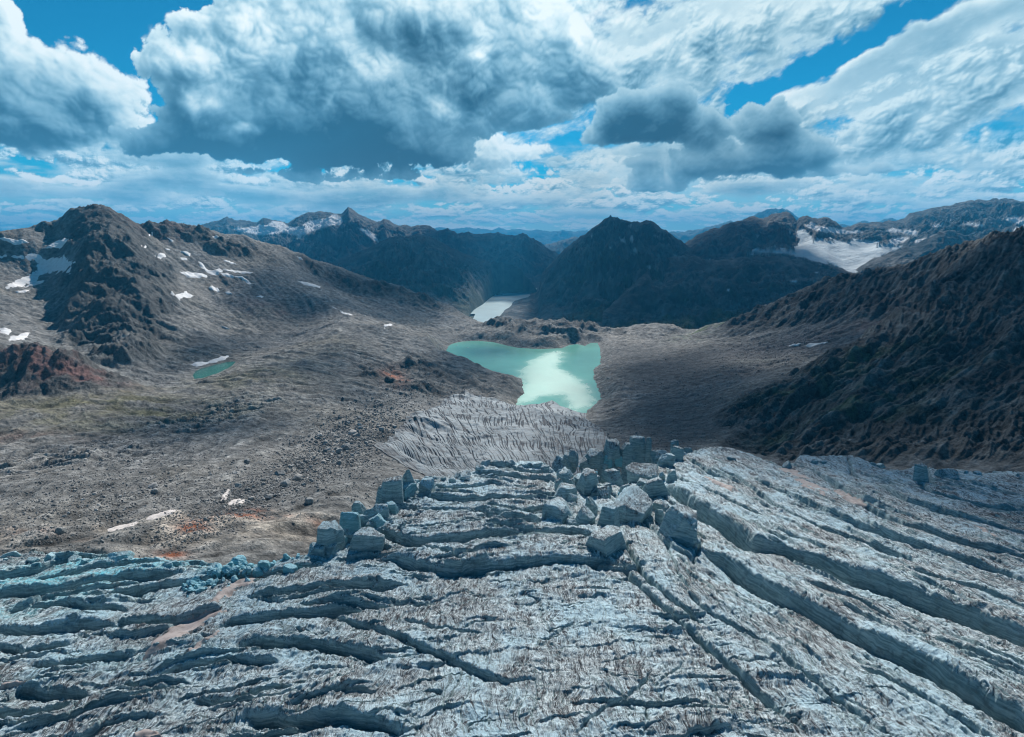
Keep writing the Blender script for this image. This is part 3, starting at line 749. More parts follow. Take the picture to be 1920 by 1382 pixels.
# ------------------------------------------------------------------ far mountains
def interp_px(line, s):
    a = np.array([[*st(p[0], p[1]), p[2]] for p in line], float)
    o = np.argsort(a[:, 0]); a = a[o]
    return np.interp(s, a[:, 0], a[:, 1]), np.interp(s, a[:, 0], a[:, 2])
def far_mtn(name, skyl, d, foot, ns=500, nf=150, nb=24, amp=.16, wl=1500., power=1.35, seed=1, rockc=(.048, .057, .06), jag=.25, scree=(.15, .148, .14), grass=0., footz=None, sil=.012, spur=.5):
    """ridge traced along its skyline at its own distance, with a front face down to its foot and a back slope"""
    sk = [(p[0], p[1], p[2] if len(p) > 2 else d) for p in skyl]
    s_ = [st(p[0], p[1])[0] for p in sk]
    s = np.linspace(min(s_), max(s_), ns)
    tr, dr = interp_px(sk, s)
    tf, df = interp_px(foot, s)
    zr = tr * dr; zf = tf * df
    if footz is not None: zf = np.full_like(zf, footz)
    b = np.concatenate([np.linspace(0, 1, nf), 1 + np.linspace(0, 1, nb)[1:] ** 1.3])[:, None]
    dd = np.where(b <= 1, df + (dr - df) * b, dr + (b - 1) * (dr - df) * .8)
    Xg = s[None] * dd; Yg = dd
    hgt = np.maximum(zr - zf, 2)[None]
    prof = np.where(b <= 1, b ** power, 1 - .9 * (b - 1))
    Zg = zf[None] + hgt * prof
    xw = Xg + wl * .25 * fbm(Xg, Yg, wl * 1.5, 4, seed=seed); yw = Yg + wl * .25 * fbm(Xg, Yg, wl * 1.5, 4, seed=seed + 4)
    r = ridged(xw, yw * .55, wl, 9, .56, seed=seed + 9)
    r2 = ridged(xw, yw * .8, wl * .28, 7, .64, seed=seed + 19)
    mask = np.where(b <= 1, np.clip(b * 2.5, 0, 1) * np.clip((1 - b) * 5, 0, 1), np.clip((b - 1) * 3, 0, 1))
    bulge = np.where(b <= 1, np.clip(b * (1 - b) * 4, 0, 1), 0)
    Zg = Zg + hgt * (bulge * amp * .9 - mask * ((.75 - r) * amp * 3.4 * spur * 1.6 + (.6 - r2) * amp * 1.5))
    # broken crest line
    cr = np.exp(-((b - 1) * 7) ** 2)
    Zg = Zg + cr * dr[None] * sil * ((ridged(Xg, Yg * 0, wl * .16, 4, .6, seed=seed + 2) - .5) * jag * 1.6)
    nz, ny = normals_z(Xg, Yg, Zg)
    c = np.zeros(Xg.shape + (3,)) + np.array(rockc)
    q = fbm(xw, yw, wl * .4, 6, .6, seed=seed + 30); q2 = fbm(Xg, Yg, wl * .09, 5, .65, seed=seed + 33)
    c = lerp(c, np.array(scree), ss(-.1, .35, q + .5 * q2) * .85)
    if grass: c = lerp(c, np.array([.055, .075, .025]), ss(.1, -.35, q + (b * 1.2 - .45)) * grass)
    c = c * (1 + .5 * q2[..., None])
    return dict(name=name, X=Xg, Y=Yg, Z=Zg, c=np.clip(c, .01, .8), b=b + 0 * Xg, nz=nz, q=q, q2=q2)
def pxmask(M, items):
    """snowfield outlines laid on the mountain: each is a closed outline read off where it lies on the slope"""
    U, V = proj(M['X'], M['Y'], M['Z'])
    m = np.zeros(M['X'].shape)
    for it in items:
        m = np.maximum(m, ss(-1.0, 1.2, polydist(U + 2.2 * M['q2'], V + 1.6 * M['q2'] + 1.2 * M['q'], it)))
    return m * (M['b'] < 1.02)
def finish(M, mat, **props):
    me, _ = grid_mesh(M['name'], M['X'], M['Y'], M['Z'])
    set_attr(me, 'col', M['c'].reshape(-1, 3)); set_attr(me, 'crag', np.full(M['X'].size, 1.0))
    return add_obj(M['name'], me, mat, kind='structure', **props)

def far_mat(name, sc_):
    m = bpy.data.materials.new(name); m.use_nodes = True
    k = NT(m.node_tree)
    P = k.n('ShaderNodeNewGeometry').outputs['Position']
    at = k.n('ShaderNodeAttribute', attribute_name='col').outputs['Color']
    a = k.noise(P, sc_, 9, .68)
    v = k.maprange(a, .3, .7, .45, 1.55, 'LINEAR')
    lum = k.n('ShaderNodeSeparateColor', {0: at}).outputs[0]
    v = k.m('ADD', v, k.m('MULTIPLY', k.m('SUBTRACT', 1.0, v), k.maprange(lum, .3, .6)))
    c = k.mix(1.0, at, k.n('ShaderNodeCombineColor', {0: v, 1: v, 2: v}).outputs[0], 'MULTIPLY')
    bp = k.n('ShaderNodeBump', {'Strength': .8, 'Distance': 1.0, 'Height': k.m('MULTIPLY', a, .55 / sc_)})
    bs = k.n('ShaderNodeBsdfPrincipled', {'Base Color': c, 'Roughness': .9, 'Specular IOR Level': .2, 'Normal': bp.outputs[0]})
    k.link(bs.outputs[0], k.n('ShaderNodeOutputMaterial').inputs[0])
    return m
M_far = far_mat('far rock', .012)
M_vfar = far_mat('very far rock', .004)
SNOW = np.array([.80, .80, .80])

# peak with the snowfield, beyond the left shoulder
A = far_mtn('far_mountain', [(300,440),(372,425),(395,417),(425,408),(440,412),(460,414),(482,418),(495,410),(515,414),(540,419),(555,410),(575,400),(590,400),(600,397),(615,398),(628,402),(640,399),(646,394),(653,388),(661,394),(675,402),(688,409),(700,415),(708,417),(720,411),(728,414),(750,422),(765,424),(780,424),(805,424),(820,432),(860,442),(900,455),(960,470)], 9000,
    [(300,560,5200),(500,560,5400),(650,560,5600),(800,560,6400),(960,540,7400)], 620, 220, amp=.17, wl=1700, seed=101, power=1.25)
sn = pxmask(A, [[(438,430),(446,425),(455,428),(470,424),(480,425),(486,420),(500,422),(512,414),(530,416),(540,424),(548,425),(565,424),(575,416),(595,411),(615,409),(622,403),(632,402),(640,409),(643,417),(636,422),(620,423),(600,428),(580,436),(562,444),(548,440),(530,436),(510,440),(485,440),(465,437),(448,434)],
    [(556,446),(562,440),(570,437),(564,446),(558,449)],[(668,426),(690,430),(704,442),(711,455),(702,452),(692,444),(680,434)]])
sn = sn * ss(-.42, -.1, A['q2'] + .55 * A['nz'] - .1)
A['c'] = lerp(A['c'], SNOW, sn)
finish(A, M_far)

# ridge in the middle distance behind the far lake
C_ = far_mtn('far_mountain', [(760,455),(800,440),(827,433),(840,429),(857,438),(877,436),(892,440),(907,440),(920,438),(937,437),(948,441),(960,443),(970,441),(980,437),(988,442),(1000,448),(1012,455),(1023,462),(1037,470),(1050,478),(1075,497),(1100,515)], 8300,
    [(760,540,6200),(1000,540,6300),(1100,540,6500)], 420, 160, amp=.18, wl=1300, seed=131, footz=-560)
finish(C_, M_far)
# mid hill on the far lake's left shore
B = far_mtn('far_mountain', [(560,500,6200),(620,492),(660,478),(690,466),(707,457),(722,450),(740,445),(755,443),(770,441),(787,440),(803,443),(815,450),(827,455),(842,463),(857,470),(872,477),(887,483),(905,488),(923,492),(940,493),(960,498),(975,506),(988,520),(1000,536),(1012,552)], 5700,
    [(560,590,3600),(800,600,3600),(880,586,4050),(890,575,4380),(905,566,4700),(925,546,5400),(935,541,5700),(1012,540,5690)], 560, 220, amp=.2, wl=1150, seed=151, grass=.5, footz=-566, power=1.1)
finish(B, M_far)
# dark peak right of the far lake
D_ = far_mtn('far_mountain', [(905,618,3400),(920,609,3560),(940,596,3800),(967,579,4250),(990,568,4500),(1003,561,4900),(1010,545,5200),(1016,515,5300),(1027,500),(1040,488),(1050,477),(1062,466),(1073,457),(1087,445),(1097,439),(1107,432),(1115,425),(1123,420),(1133,413),(1143,408),(1152,409),(1160,413),(1170,414),(1180,415),(1190,416),(1200,418),(1207,414),(1213,413),(1223,417),(1233,423),(1245,430),(1260,440),(1275,450),(1290,462),(1320,475),(1380,495)], 5400,
    [(905,620,3350),(920,612,3480),(950,608,3300),(1000,608,3200),(1200,620,3000),(1380,620,3000)], 640, 260, amp=.2, wl=900, seed=171, grass=.6, power=1.15, footz=-562)
sn = pxmask(D_, [[(1180,444),(1186,441),(1188,452),(1182,452)],[(1160,446),(1172,450),(1176,456),(1164,452)],[(1188,468),(1192,465),(1197,474),(1190,473)],[(1213,499),(1219,498),(1221,505),(1214,504)],[(1262,476),(1269,480),(1272,486),(1264,481)],[(1225,440),(1240,445),(1246,448),(1232,445)],[(1142,462),(1147,463),(1146,466),(1141,465)],[(1107,441),(1111,439),(1110,446)],[(1176,424),(1184,420),(1184,426)]])
D_['c'] = lerp(D_['c'], SNOW * .8, sn)
finish(D_, M_far)
# pale ranges at the horizon
for nm, sk, d, fz, sd in (('horizon_mountain', [(700,445),(800,434),(823,426),(850,430),(873,427),(900,429),(923,432),(935,427),(950,431),(973,430),(990,433),(1007,431),(1030,434),(1057,432),(1075,434),(1097,432),(1130,436),(1200,436),(1270,434),(1330,440)], 32000, -900, 211),
                          ('horizon_mountain', [(980,470),(1010,464),(1023,459),(1040,455),(1060,449),(1077,444),(1090,447),(1120,455),(1200,470)], 15500, -700, 221),
                          ('horizon_mountain', [(-300,440),(-100,432),(0,431),(15,434),(60,440),(120,450)], 26000, -900, 225),
                          ('horizon_mountain', [(1180,452),(1230,444),(1260,434),(1275,437),(1290,432),(1310,430),(1330,425),(1345,422),(1355,419),(1370,414),(1380,419),(1395,411),(1410,405),(1425,398),(1437,393),(1447,391),(1460,392),(1475,393),(1485,399),(1500,411),(1515,420),(1540,424),(1560,422),(1580,420),(1595,424),(1610,417),(1620,413),(1635,419),(1650,414),(1668,408),(1682,412),(1710,420),(1800,430)], 19000, -700, 231)):
    H = far_mtn(nm, sk, d, [(-400,470,d*.8),(2300,470,d*.8)], 420, 70, 14, amp=.22, wl=d*.09, seed=sd, footz=fz, sil=.006)
    finish(H, M_vfar)

# right-hand massif with the hanging glacier
E = far_mtn('far_mountain', [(1120,560,5200),(1180,520,5600),(1230,487,6000),(1260,470),(1280,460),(1290,453),(1305,443),(1323,435),(1337,430),(1350,428),(1364,421),(1377,417),(1395,411),(1413,408),(1425,409),(1440,410),(1446,403),(1458,399),(1470,398),(1480,400),(1488,407),(1495,415),(1499,410),(1510,407),(1522,409),(1533,412),(1543,410),(1553,410),(1567,418),(1580,427),(1593,427),(1603,423),(1613,420),(1630,420),(1647,417),(1673,415),(1685,413),(1697,410),(1705,402),(1713,398),(1730,398),(1747,392),(1763,390),(1780,387),(1800,382),(1820,377),(1835,376),(1853,375),(1867,373),(1880,374),(1900,376),(1920,378),(2000,385),(2200,410),(2400,430)], 6600,
    [(1120,620,3000),(1400,620,3000),(1700,600,3200),(2400,600,3000)], 820, 300, amp=.15, wl=1200, seed=191, power=1.0, jag=.35, grass=.25, spur=.35)
gl = pxmask(E, [[(1497,430),(1508,428),(1515,436),(1522,445),(1535,448),(1560,450),(1590,453),(1600,446),(1612,448),(1630,452),(1660,458),(1692,462),(1675,474),(1650,482),(1640,490),(1630,500),(1615,505),(1600,511),(1580,506),(1560,498),(1535,490),(1505,482),(1470,476),(1440,474),(1415,476),(1400,477),(1420,466),(1450,466),(1490,467),(1496,458),(1500,450),(1492,440)]])
sn = pxmask(E, [[(1507,422),(1520,420),(1540,425),(1565,427),(1590,433),(1610,432),(1620,436),(1600,438),(1575,438),(1550,436),(1535,434),(1520,430)],
    [(1660,432),(1675,427),(1690,432),(1710,430),(1722,434),(1718,442),(1705,440),(1690,436),(1672,436)],[(1670,450),(1690,444),(1706,446),(1695,454),(1680,459),(1664,458)],
    [(1715,450),(1742,446),(1730,456),(1716,455)],[(1745,422),(1765,420),(1772,424),(1750,426)],[(1776,411),(1786,410),(1784,414)],[(1805,420),(1820,417),(1845,421),(1850,426),(1825,424)],
    [(1880,410),(1900,405),(1920,409),(1920,421),(1900,418)],[(1898,430),(1905,425),(1920,434),(1920,440),(1904,438)],[(1478,432),(1484,433),(1482,440)],[(1320,488),(1338,486),(1335,491),(1322,492)],
    [(1362,490),(1374,484),(1376,488),(1366,493)],[(1480,525),(1495,526),(1494,530),(1484,529)],[(1530,494),(1540,496),(1538,500)],[(1630,497),(1640,494),(1644,496),(1632,504)],[(1415,440),(1424,441),(1420,445)],[(1420,480),(1428,482),(1424,484)],
    [(1738,448),(1750,442),(1748,446)],[(1520,415),(1530,420),(1526,424),(1518,419)]])
_zb = E['Z'].copy()
for _ in range(60): _zb[1:-1, 1:-1] = (_zb[:-2, 1:-1] + _zb[2:, 1:-1] + _zb[1:-1, :-2] + _zb[1:-1, 2:]) / 4
E['Z'] = E['Z'] * (1 - gl) + _zb * gl
E['c'] = lerp(E['c'], np.array([.60, .66, .68]) * (1 + .25 * E['q2'][..., None]), gl)
E['c'] = lerp(E['c'], SNOW, sn * ss(-.5, -.2, E['q2']))
finish(E, M_far)
# dark hill in front of the hanging glacier
G_ = far_mtn('far_mountain', [(1560,530),(1600,510),(1633,487),(1655,478),(1680,470),(1713,461),(1730,452),(1747,443),(1760,436),(1773,432),(1788,434),(1800,438),(1830,448),(1900,470),(2000,500)], 4300,
    [(1560,580,3300),(2000,560,3200)], 300, 120, amp=.12, wl=700, seed=241)
finish(G_, M_far)
# lower shelf left of it
F_ = far_mtn('far_mountain', [(1130,585,3300),(1160,560,3500),(1190,530,3700),(1215,506,3900),(1235,492),(1260,483),(1280,480),(1300,480),(1318,487),(1345,489),(1380,484),(1420,481),(1460,481),(1500,487),(1540,495),(1580,505),(1610,516),(1640,525),(1750,560)], 4200,
    [(1130,612,2700),(1300,622,2600),(1750,620,2600)], 460, 180, amp=.13, wl=650, seed=251, grass=.9, power=.9, footz=-575)
sn = pxmask(F_, [[(1480,525),(1495,526),(1494,530),(1484,529)],[(1362,543),(1368,541),(1367,547)],[(1526,510),(1534,510),(1532,513)]])
F_['c'] = lerp(F_['c'], SNOW, sn)
finish(F_, M_far)

# valley floor and the far lake
gx, gy = np.meshgrid(np.linspace(-1, 1, 60), np.linspace(0, 1, 60))
me, _ = grid_mesh('ground', gx * 33000, 2300 + gy ** 2 * 31000, -572.0 + 3 * gnoise(gx * 8, gy * 8))
set_attr(me, 'col', np.tile(np.array([[.06, .07, .045]]), (3600, 1))); set_attr(me, 'crag', np.ones(3600))
add_obj('ground', me, M_far, kind='structure')
FAR_PX = [(870,640),(893,600),(905,600),(912,590),(900,584),(885,575),(880,566),(900,560),(925,543),(950,540),(1010,542),(1040,550),(1010,566),(985,580),(950,600),(930,640)]
FARL = plane_px(FAR_PX, FAR_Z)
M_res = water_mat('far lake water', (.42, .56, .56), rough=.3, wave=.1)  # light base colour stands in for reflected sky and sun glitter
sheet('reservoir_water', FARL, FAR_Z, M_res, 60, 40., kind='structure')
# islet in the far lake
ix, iy, _ = world(936, 552, FAR_Z / float(st(936, 552)[1]))
gx, gy = np.meshgrid(np.linspace(-60, 60, 40), np.linspace(-110, 110, 40))
rr = np.hypot(gx / 42, gy / 80)
me, _ = grid_mesh('islet', gx + ix, gy + iy, FAR_Z - 6 + 30 * (1 - rr) + 9 * fbm(gx, gy, 40, 4, seed=3))
set_attr(me, 'col', np.tile(np.array([[.07, .075, .06]]), (1600, 1))); set_attr(me, 'crag', np.ones(1600))
add_obj('islet', me, M_far, kind='structure')
# ------------------------------------------------------------------ near glacier
GE = [(-500,1080,165),(-200,1060,180),(0,1045,195),(60,1036,197),(130,1034,198),(180,1041,199),(250,1047,200),(330,1050,203),(420,1058,210),(500,1060,218),(560,1043,228),(600,1026,236),
 (650,996,250),(690,960,262),(720,930,276),(755,915,288),(784,900,296),(814,893,300),(860,890,301),(893,884,302),(908,868,304),(923,862,305),(954,863,306),(1015,866,309),(1050,885,312),(1100,902,315),
 (1150,893,322),(1200,878,332),(1240,866,338),(1280,850,345),(1310,843,350),(1341,836,352),(1375,843,355),(1411,851,360),(1437,862,365),(1467,874,370),(1489,867,372),(1498,851,374),(1537,852,378),
 (1598,849,384),(1629,863,388),(1650,874,390),(1690,880,392),(1716,871,394),(1751,876,396),(1803,878,400),(1868,882,402),(1920,885,405),(2150,890,410),(2500,900,400)]
G = Grid(-1.38, 1.38, fine(1500), 62, 480, fine(1350))
_te, _ = interp_px(GE, G.s)
# the surface falls evenly down-valley; the edge lies where its outline meets that surface
_k = np.interp(G.s, [-1.4, -.95, -.55, -.3, -.1, .1, .3, .5, .9, 1.4], [.20, .19, .165, .135, .122, .125, .14, .155, .17, .18])
_de = (-96 + 62 * _k) / (_te + _k)
_ker = np.exp(-np.linspace(-2.2, 2.2, 9) ** 2); _ker /= _ker.sum()
_de = np.convolve(np.pad(_de, 4, mode='edge'), _ker, 'valid')
GX, GY = G.X, G.Y
base = -96 - _k[None] * (GY - 62)
base = base + 1.5 * fbm(GX, GY, 90, 3, seed=301)
G.Z = base.copy()

# (outline of the trough as seen, depth, lift of the far lip, near width, reach of the far slab)
CREV = [
 # long crevasses fanning out to the right
 ([(1243,902),(1262,918),(1280,932),(1306,955),(1367,992),(1411,1026),(1463,1038),(1541,1064),(1594,1086),(1650,1102),(1700,1122),(1800,1160),(1920,1205),(2050,1260)], 8.5, 4.6, 4.2, 20),
 ([(1318,1030),(1367,1062),(1424,1100),(1476,1130),(1533,1156),(1585,1187),(1650,1222),(1716,1250),(1781,1285),(1846,1319),(1920,1366),(2050,1440)], 6.5, 3.6, 3.0, 18),
 ([(1262,1092),(1280,1109),(1319,1144),(1367,1172),(1432,1202),(1490,1254),(1560,1304),(1640,1360),(1700,1400)], 1.5, .8, .5, 9),
 ([(1158,1046),(1185,1082),(1228,1122),(1280,1170),(1324,1213),(1367,1246),(1419,1294),(1463,1330),(1524,1378)], 3.6, .9, .7, 10),
 ([(1170,1008),(1202,1074),(1250,1118),(1290,1150),(1330,1178)], 3.2, 1.2, .7, 5),
 ([(1246,985),(1250,1012),(1259,1043),(1270,1070),(1280,1096),(1300,1120)], 1.6, .5, .35, 6),
 ([(1420,905),(1480,930),(1560,968),(1640,1000),(1730,1032),(1830,1062),(1950,1100)], 2.6, 1.8, 1.6, 14),
 ([(1520,880),(1560,905),(1624,950),(1694,985),(1780,1015),(1900,1045),(2000,1070)], 2.6, 1.8, 1.6, 14),
 ([(1640,905),(1700,940),(1770,962),(1850,985),(1950,1010)], 2.2, 1.6, 1.6, 12),
 ([(1330,870),(1380,895),(1420,925),(1480,965),(1560,1000),(1620,1020),(1700,1050)], 2.0, 1.3, 1.2, 9),
 ([(1280,900),(1310,915),(1350,935),(1390,955),(1440,980)], 2.2, 1.0, .8, 6),
 ([(1290,860),(1330,885),(1370,905)], 3.0, 1.4, 1.0, 6),
 ([(1500,1090),(1600,1130),(1700,1180),(1800,1225),(1900,1268),(1960,1295)], 1.6, 1.0, .8, 8),
 ([(1600,1240),(1700,1290),(1790,1340),(1880,1395)], 1.4, .8, .6, 7),
 ([(1690,1075),(1780,1100),(1860,1130),(1950,1165)], 1.6, 1.1, .9, 8),
 ([(1560,920),(1600,940),(1650,955),(1700,970)], 1.6, 1.0, .8, 6),
 ([(1720,905),(1745,922),(1790,935),(1850,950),(1930,965)], 4.0, 1.5, 1.5, 7),
 ([(1735,876),(1742,895),(1752,912)], 5.0, 1.0, 1.2, 3),
 ([(1590,855),(1600,885),(1625,905)], 3.0, 1.0, 1.0, 4),
 # cross joints
 ([(1318,1012),(1310,1035),(1302,1058)], 4.0, .2, .6, 2),
 ([(1540,1118),(1536,1135),(1532,1150)], 2.0, .2, .3, 2),
 ([(1220,1290),(1260,1262),(1290,1240)], 1.0, .3, .3, 3),
 ([(1080,1380),(1120,1340),(1160,1310),(1200,1282),(1225,1255)], 1.4, .4, .4, 4),
 ([(1205,1380),(1208,1340),(1210,1310)], 1.2, .2, .3, 3),
 ([(1135,1285),(1170,1305),(1190,1335)], 1.0, .3, .3, 3),
 ([(1003,1220),(1030,1195),(1060,1175),(1085,1160)], .8, .2, .25, 3),
 # cross crevasses of the middle
 ([(700,1052),(745,1056),(800,1068),(845,1072),(872,1066),(920,1064),(965,1063),(1020,1056),(1100,1057),(1158,1058),(1195,1062)], 5.0, 2.6, .9, 16),
 ([(640,1012),(680,1004),(716,1000),(750,1014),(790,1020),(835,1016),(880,1010),(920,1002),(960,1003),(1010,1004)], 5.5, 2.6, 1.2, 12),
 ([(760,1015),(800,1030),(840,1042),(868,1060)], 3.0, .8, .6, 5),
 ([(905,990),(945,994),(988,1001),(1030,1003),(1058,1001),(1100,1006),(1130,1010)], 4.0, 1.6, .9, 9),
 ([(900,960),(930,976),(960,990),(1000,985),(1030,972)], 3.0, 1.2, .8, 5),
 ([(758,948),(800,953),(850,957),(884,957),(925,966),(950,978)], 2.4, 1.0, .7, 7),
 ([(784,932),(830,936),(875,938),(920,938),(958,936),(1015,939)], 4.5, 2.0, 1.0, 10),
 ([(905,948),(940,955),(975,962),(1010,955),(1045,957),(1062,968)], 3.5, 1.6, .8, 7),
 ([(800,912),(840,918),(890,915),(920,908),(948,914)], 2.6, 1.2, .8, 7),
 ([(884,890),(920,892),(954,893),(980,899),(1010,897),(1045,905),(1060,918)], 4.2, 2.0, .9, 8),
 ([(905,872),(930,874),(960,880),(1000,890),(1040,890)], 4.0, 2.0, 1.0, 6),
 ([(1015,940),(1035,958),(1052,972),(1066,985),(1110,985)], 3.5, 1.0, .8, 5),
 ([(1048,905),(1062,925),(1085,950)], 3.5, 1.0, .8, 5),
 ([(1100,1032),(1130,1040),(1170,1058)], 2.0, .7, .4, 3),
 ([(560,1146),(600,1143),(640,1142),(700,1144),(740,1146)], 2.6, 1.6, .7, 9),
 ([(620,1160),(650,1172),(690,1180),(727,1192),(788,1218),(827,1228),(884,1258),(945,1272),(1000,1275)], 2.2, 1.1, .6, 9),
 ([(735,1203),(765,1205),(800,1226)], 2.0, .6, .5, 3),
 ([(752,1168),(800,1176),(850,1184),(905,1192)], 1.2, .6, .35, 5),
 ([(865,1184),(890,1172),(915,1166),(940,1160)], 1.0, .4, .3, 4),
 ([(745,1078),(770,1080),(800,1088)], 1.4, .4, .35, 4),
 ([(640,1230),(690,1240),(740,1236),(790,1224)], 1.0, .5, .4, 5),
 # cross crevasses of the left side
 ([(462,1120),(500,1118),(536,1116),(590,1112),(640,1106),(700,1106),(745,1104)], 4.2, 2.2, 1.0, 9),
 ([(400,1182),(431,1168),(480,1165),(523,1162),(580,1158),(640,1150),(690,1150)], 4.5, 2.2, 1.0, 9),
 ([(440,1218),(479,1210),(520,1212),(558,1211),(600,1216),(640,1219),(690,1228),(730,1240)], 4.5, 2.0, 1.1, 9),
 ([(290,1272),(330,1258),(370,1250),(400,1246),(436,1240),(480,1244),(523,1246)], 3.2, 1.6, .7, 9),
 ([(450,1352),(500,1352),(560,1353),(640,1354),(700,1362),(760,1378)], 4.2, 2.2, 1.0, 9),
 ([(360,1310),(400,1316),(440,1308),(480,1300),(540,1296)], 2.0, 1.0, .6, 6),
 ([(218,1172),(260,1172),(305,1168),(360,1158),(418,1148)], 5.0, 2.4, 1.3, 9),
 ([(-60,1190),(0,1189),(50,1190),(78,1188),(126,1184),(180,1180),(226,1178)], 5.5, 2.4, 1.3, 9),
 ([(144,1130),(200,1122),(244,1114),(310,1100),(392,1090),(440,1084),(480,1080),(560,1068),(610,1060)], 4.0, 2.0, 1.2, 9),
 ([(-60,1122),(0,1118),(65,1113),(130,1102),(196,1092),(250,1088),(314,1086),(350,1080)], 5.0, 2.2, 1.3, 9),
 ([(-60,1085),(0,1082),(70,1073),(110,1060),(152,1050),(200,1047),(244,1046)], 4.0, 2.2, 1.0, 7),
 ([(60,1098),(120,1084),(180,1068),(250,1062),(310,1060)], 3.2, 1.6, .9, 6),
 ([(0,1150),(60,1146),(120,1140),(170,1150),(240,1148)], 3.2, 1.6, .9, 7),
 ([(57,1246),(100,1252),(140,1250),(200,1240),(260,1232)], 3.0, 1.4, .8, 8),
 ([(-60,1225),(0,1218),(50,1222),(100,1214),(150,1208)], 3.0, 1.5, .8, 7),
 ([(30,1300),(60,1306),(87,1310),(126,1308),(170,1300)], 4.0, 1.8, 1.0, 8),
 ([(-60,1352),(0,1348),(65,1338),(110,1326),(150,1312)], 3.0, 1.4, .8, 8),
 ([(180,1330),(230,1318),(290,1300),(330,1290)], 1.6, .8, .5, 6),
 ([(140,1385),(190,1362),(240,1350),(300,1346)], 1.4, .8, .5, 6),
 ([(540,1330),(600,1310),(660,1300),(700,1302)], 1.4, .8, .5, 6),
]
wobx = 1.6 * fbm(GX, GY, 20, 4, seed=311) + .8 * fbm(GX, GY, 5, 4, .6, seed=315)
woby = 1.6 * fbm(GX, GY, 20, 4, seed=312) + .8 * fbm(GX, GY, 5, 4, .6, seed=316)
cut = np.zeros_like(GX); lift = np.zeros_like(GX)
for li, (px, D, C, wn, Lc) in enumerate(CREV):
    gpts = []
    for u, v in px:
        s, t = st(u, v); s = float(s); t = float(t)
        i = int(np.clip(round((s - G.s[0]) / (G.s[1] - G.s[0])), 0, len(G.s) - 1))
        Tc = base[:, i] / GY[:, i]
        kk = np.argmax(Tc >= t) if (Tc >= t).any() else len(G.L) - 1
        y = GY[kk, i]; gpts.append((s * y, y))
    xs = [p[0] for p in gpts]; ys = [p[1] for p in gpts]
    mg = max(Lc * 2.2, 8)
    m = (GX > min(xs) - mg) & (GX < max(xs) + mg) & (GY > min(ys) - mg) & (GY < max(ys) + mg)
    if not m.any(): continue
    n, pos = linedist(GX[m] + wobx[m], GY[m] + woby[m], gpts)
    tap = np.clip(np.minimum(pos, 1 - pos) * 7, 0, 1) ** .7
    var = .65 + .5 * gnoise(pos * 9 + li * 7.3, pos * 0 + li * 3.1)
    Dv = D * tap * np.clip(var, .25, 1.2)
    big_ = D > 6
    D = D * (.9 if big_ else .62)
    wf = (.22 if big_ else .34) * D + .25; wn = wn * (1.8 if big_ else 3.0); C = C * 1.25
    near = 1 - ss(0, wn * (.35 + .65 * tap), -n)
    near = near ** 1.5
    far = np.clip(1 - n / wf, 0, 1) ** 1.9
    cut[m] = np.maximum(cut[m], Dv * np.where(n < 0, near, far))
    lf = C * tap * np.where(n > 0, np.clip(n / wf, 0, 1) ** .55 * np.exp(-n / Lc), 0) - .25 * C * tap * np.where(n < 0, np.exp(n / (Lc * .5)), 0)
    # the lip is rounded: just behind the edge the slab is a little lower
    lift[m] += lf * (1 - .25 * np.exp(-np.abs(n - wf) / 1.2))
cut0 = cut.copy()
# general relief
q_ = GX - (-.22 * GY + 114 * np.exp(-GY / 60))
rgt = ss(-6, 22, q_ - 70 + 10 * fbm(GX, GY, 60, 2, seed=5))          # right part, long ridges
smooth_mid = np.clip(np.exp(-((GX - 6) / 34) ** 2 - ((GY - 128) / 36) ** 2), 0, 1)
wq = q_ + 4 * fbm(GX, GY, 40, 4, seed=321); wy_ = GY + 8 * fbm(GX, GY, 50, 3, seed=322)
rb = ridged(wq, wy_ * .16, 17, 5, .55, seed=325)
rb2 = ridged(wq, wy_ * .14, 5.5, 4, .55, seed=326)
tx = GX + 5 * fbm(GX, GY, 45, 3, seed=331) + .35 * GY; ty = GY + 4 * fbm(GX, GY, 40, 4, seed=332) - (.10 + .22 * ss(200, 120, GY) * ss(10, -40, GX)) * GX
ra = ridged(tx * .17, ty, 14, 5, .55, seed=335)
ra2 = ridged(tx * .22, ty, 4.6, 4, .55, seed=336)
def slabs(ph, amp, eps=.07):
    f = ph - np.floor(ph)
    return amp * (ss(0, eps, f) * (1 - f) - .35)
am = gnoise(tx / 30, ty / 11, 381); am2 = gnoise(tx / 16, ty / 5.5, 383); bm = gnoise(wq / 9, wy_ / 45, 385); bm2 = gnoise(wq / 5, wy_ / 24, 387)
phA = ty / 9.5 + 1.5 * fbm(tx * .5, ty, 24, 5, .55, seed=391); phA2 = ty / 4.2 + 1.5 * fbm(tx * .5, ty, 11, 5, .55, seed=392)
phB = wq / 9.0 + .8 * fbm(wq, wy_ * .3, 16, 4, seed=393); phB2 = wq / 3.8 + .8 * fbm(wq, wy_ * .35, 7, 4, seed=394)
left_k = (1 - rgt) * (1 - .88 * smooth_mid)
relief = rgt * ((rb - .45) * 2.2 + (rb2 - .45) * .8 + slabs(phB, 2.0 * ss(-.1, .45, bm)) + slabs(phB2, .9 * ss(0, .5, bm2)))
relief += left_k * ((ra - .45) * 2.4 + (ra2 - .45) * .8 + slabs(phA, 2.6 * ss(-.05, .5, am)) + slabs(phA2, 1.2 * ss(0, .5, am2)))
relief += (1 - rgt) * smooth_mid * slabs(phA2, .15 * ss(0, .5, am2))
relief += fbm(GX, GY, 16, 6, .62, seed=341) * 1.9 + (ridged(GX * 1.1, GY * .6, 4.2, 4, .6, seed=343) - .45) * .55
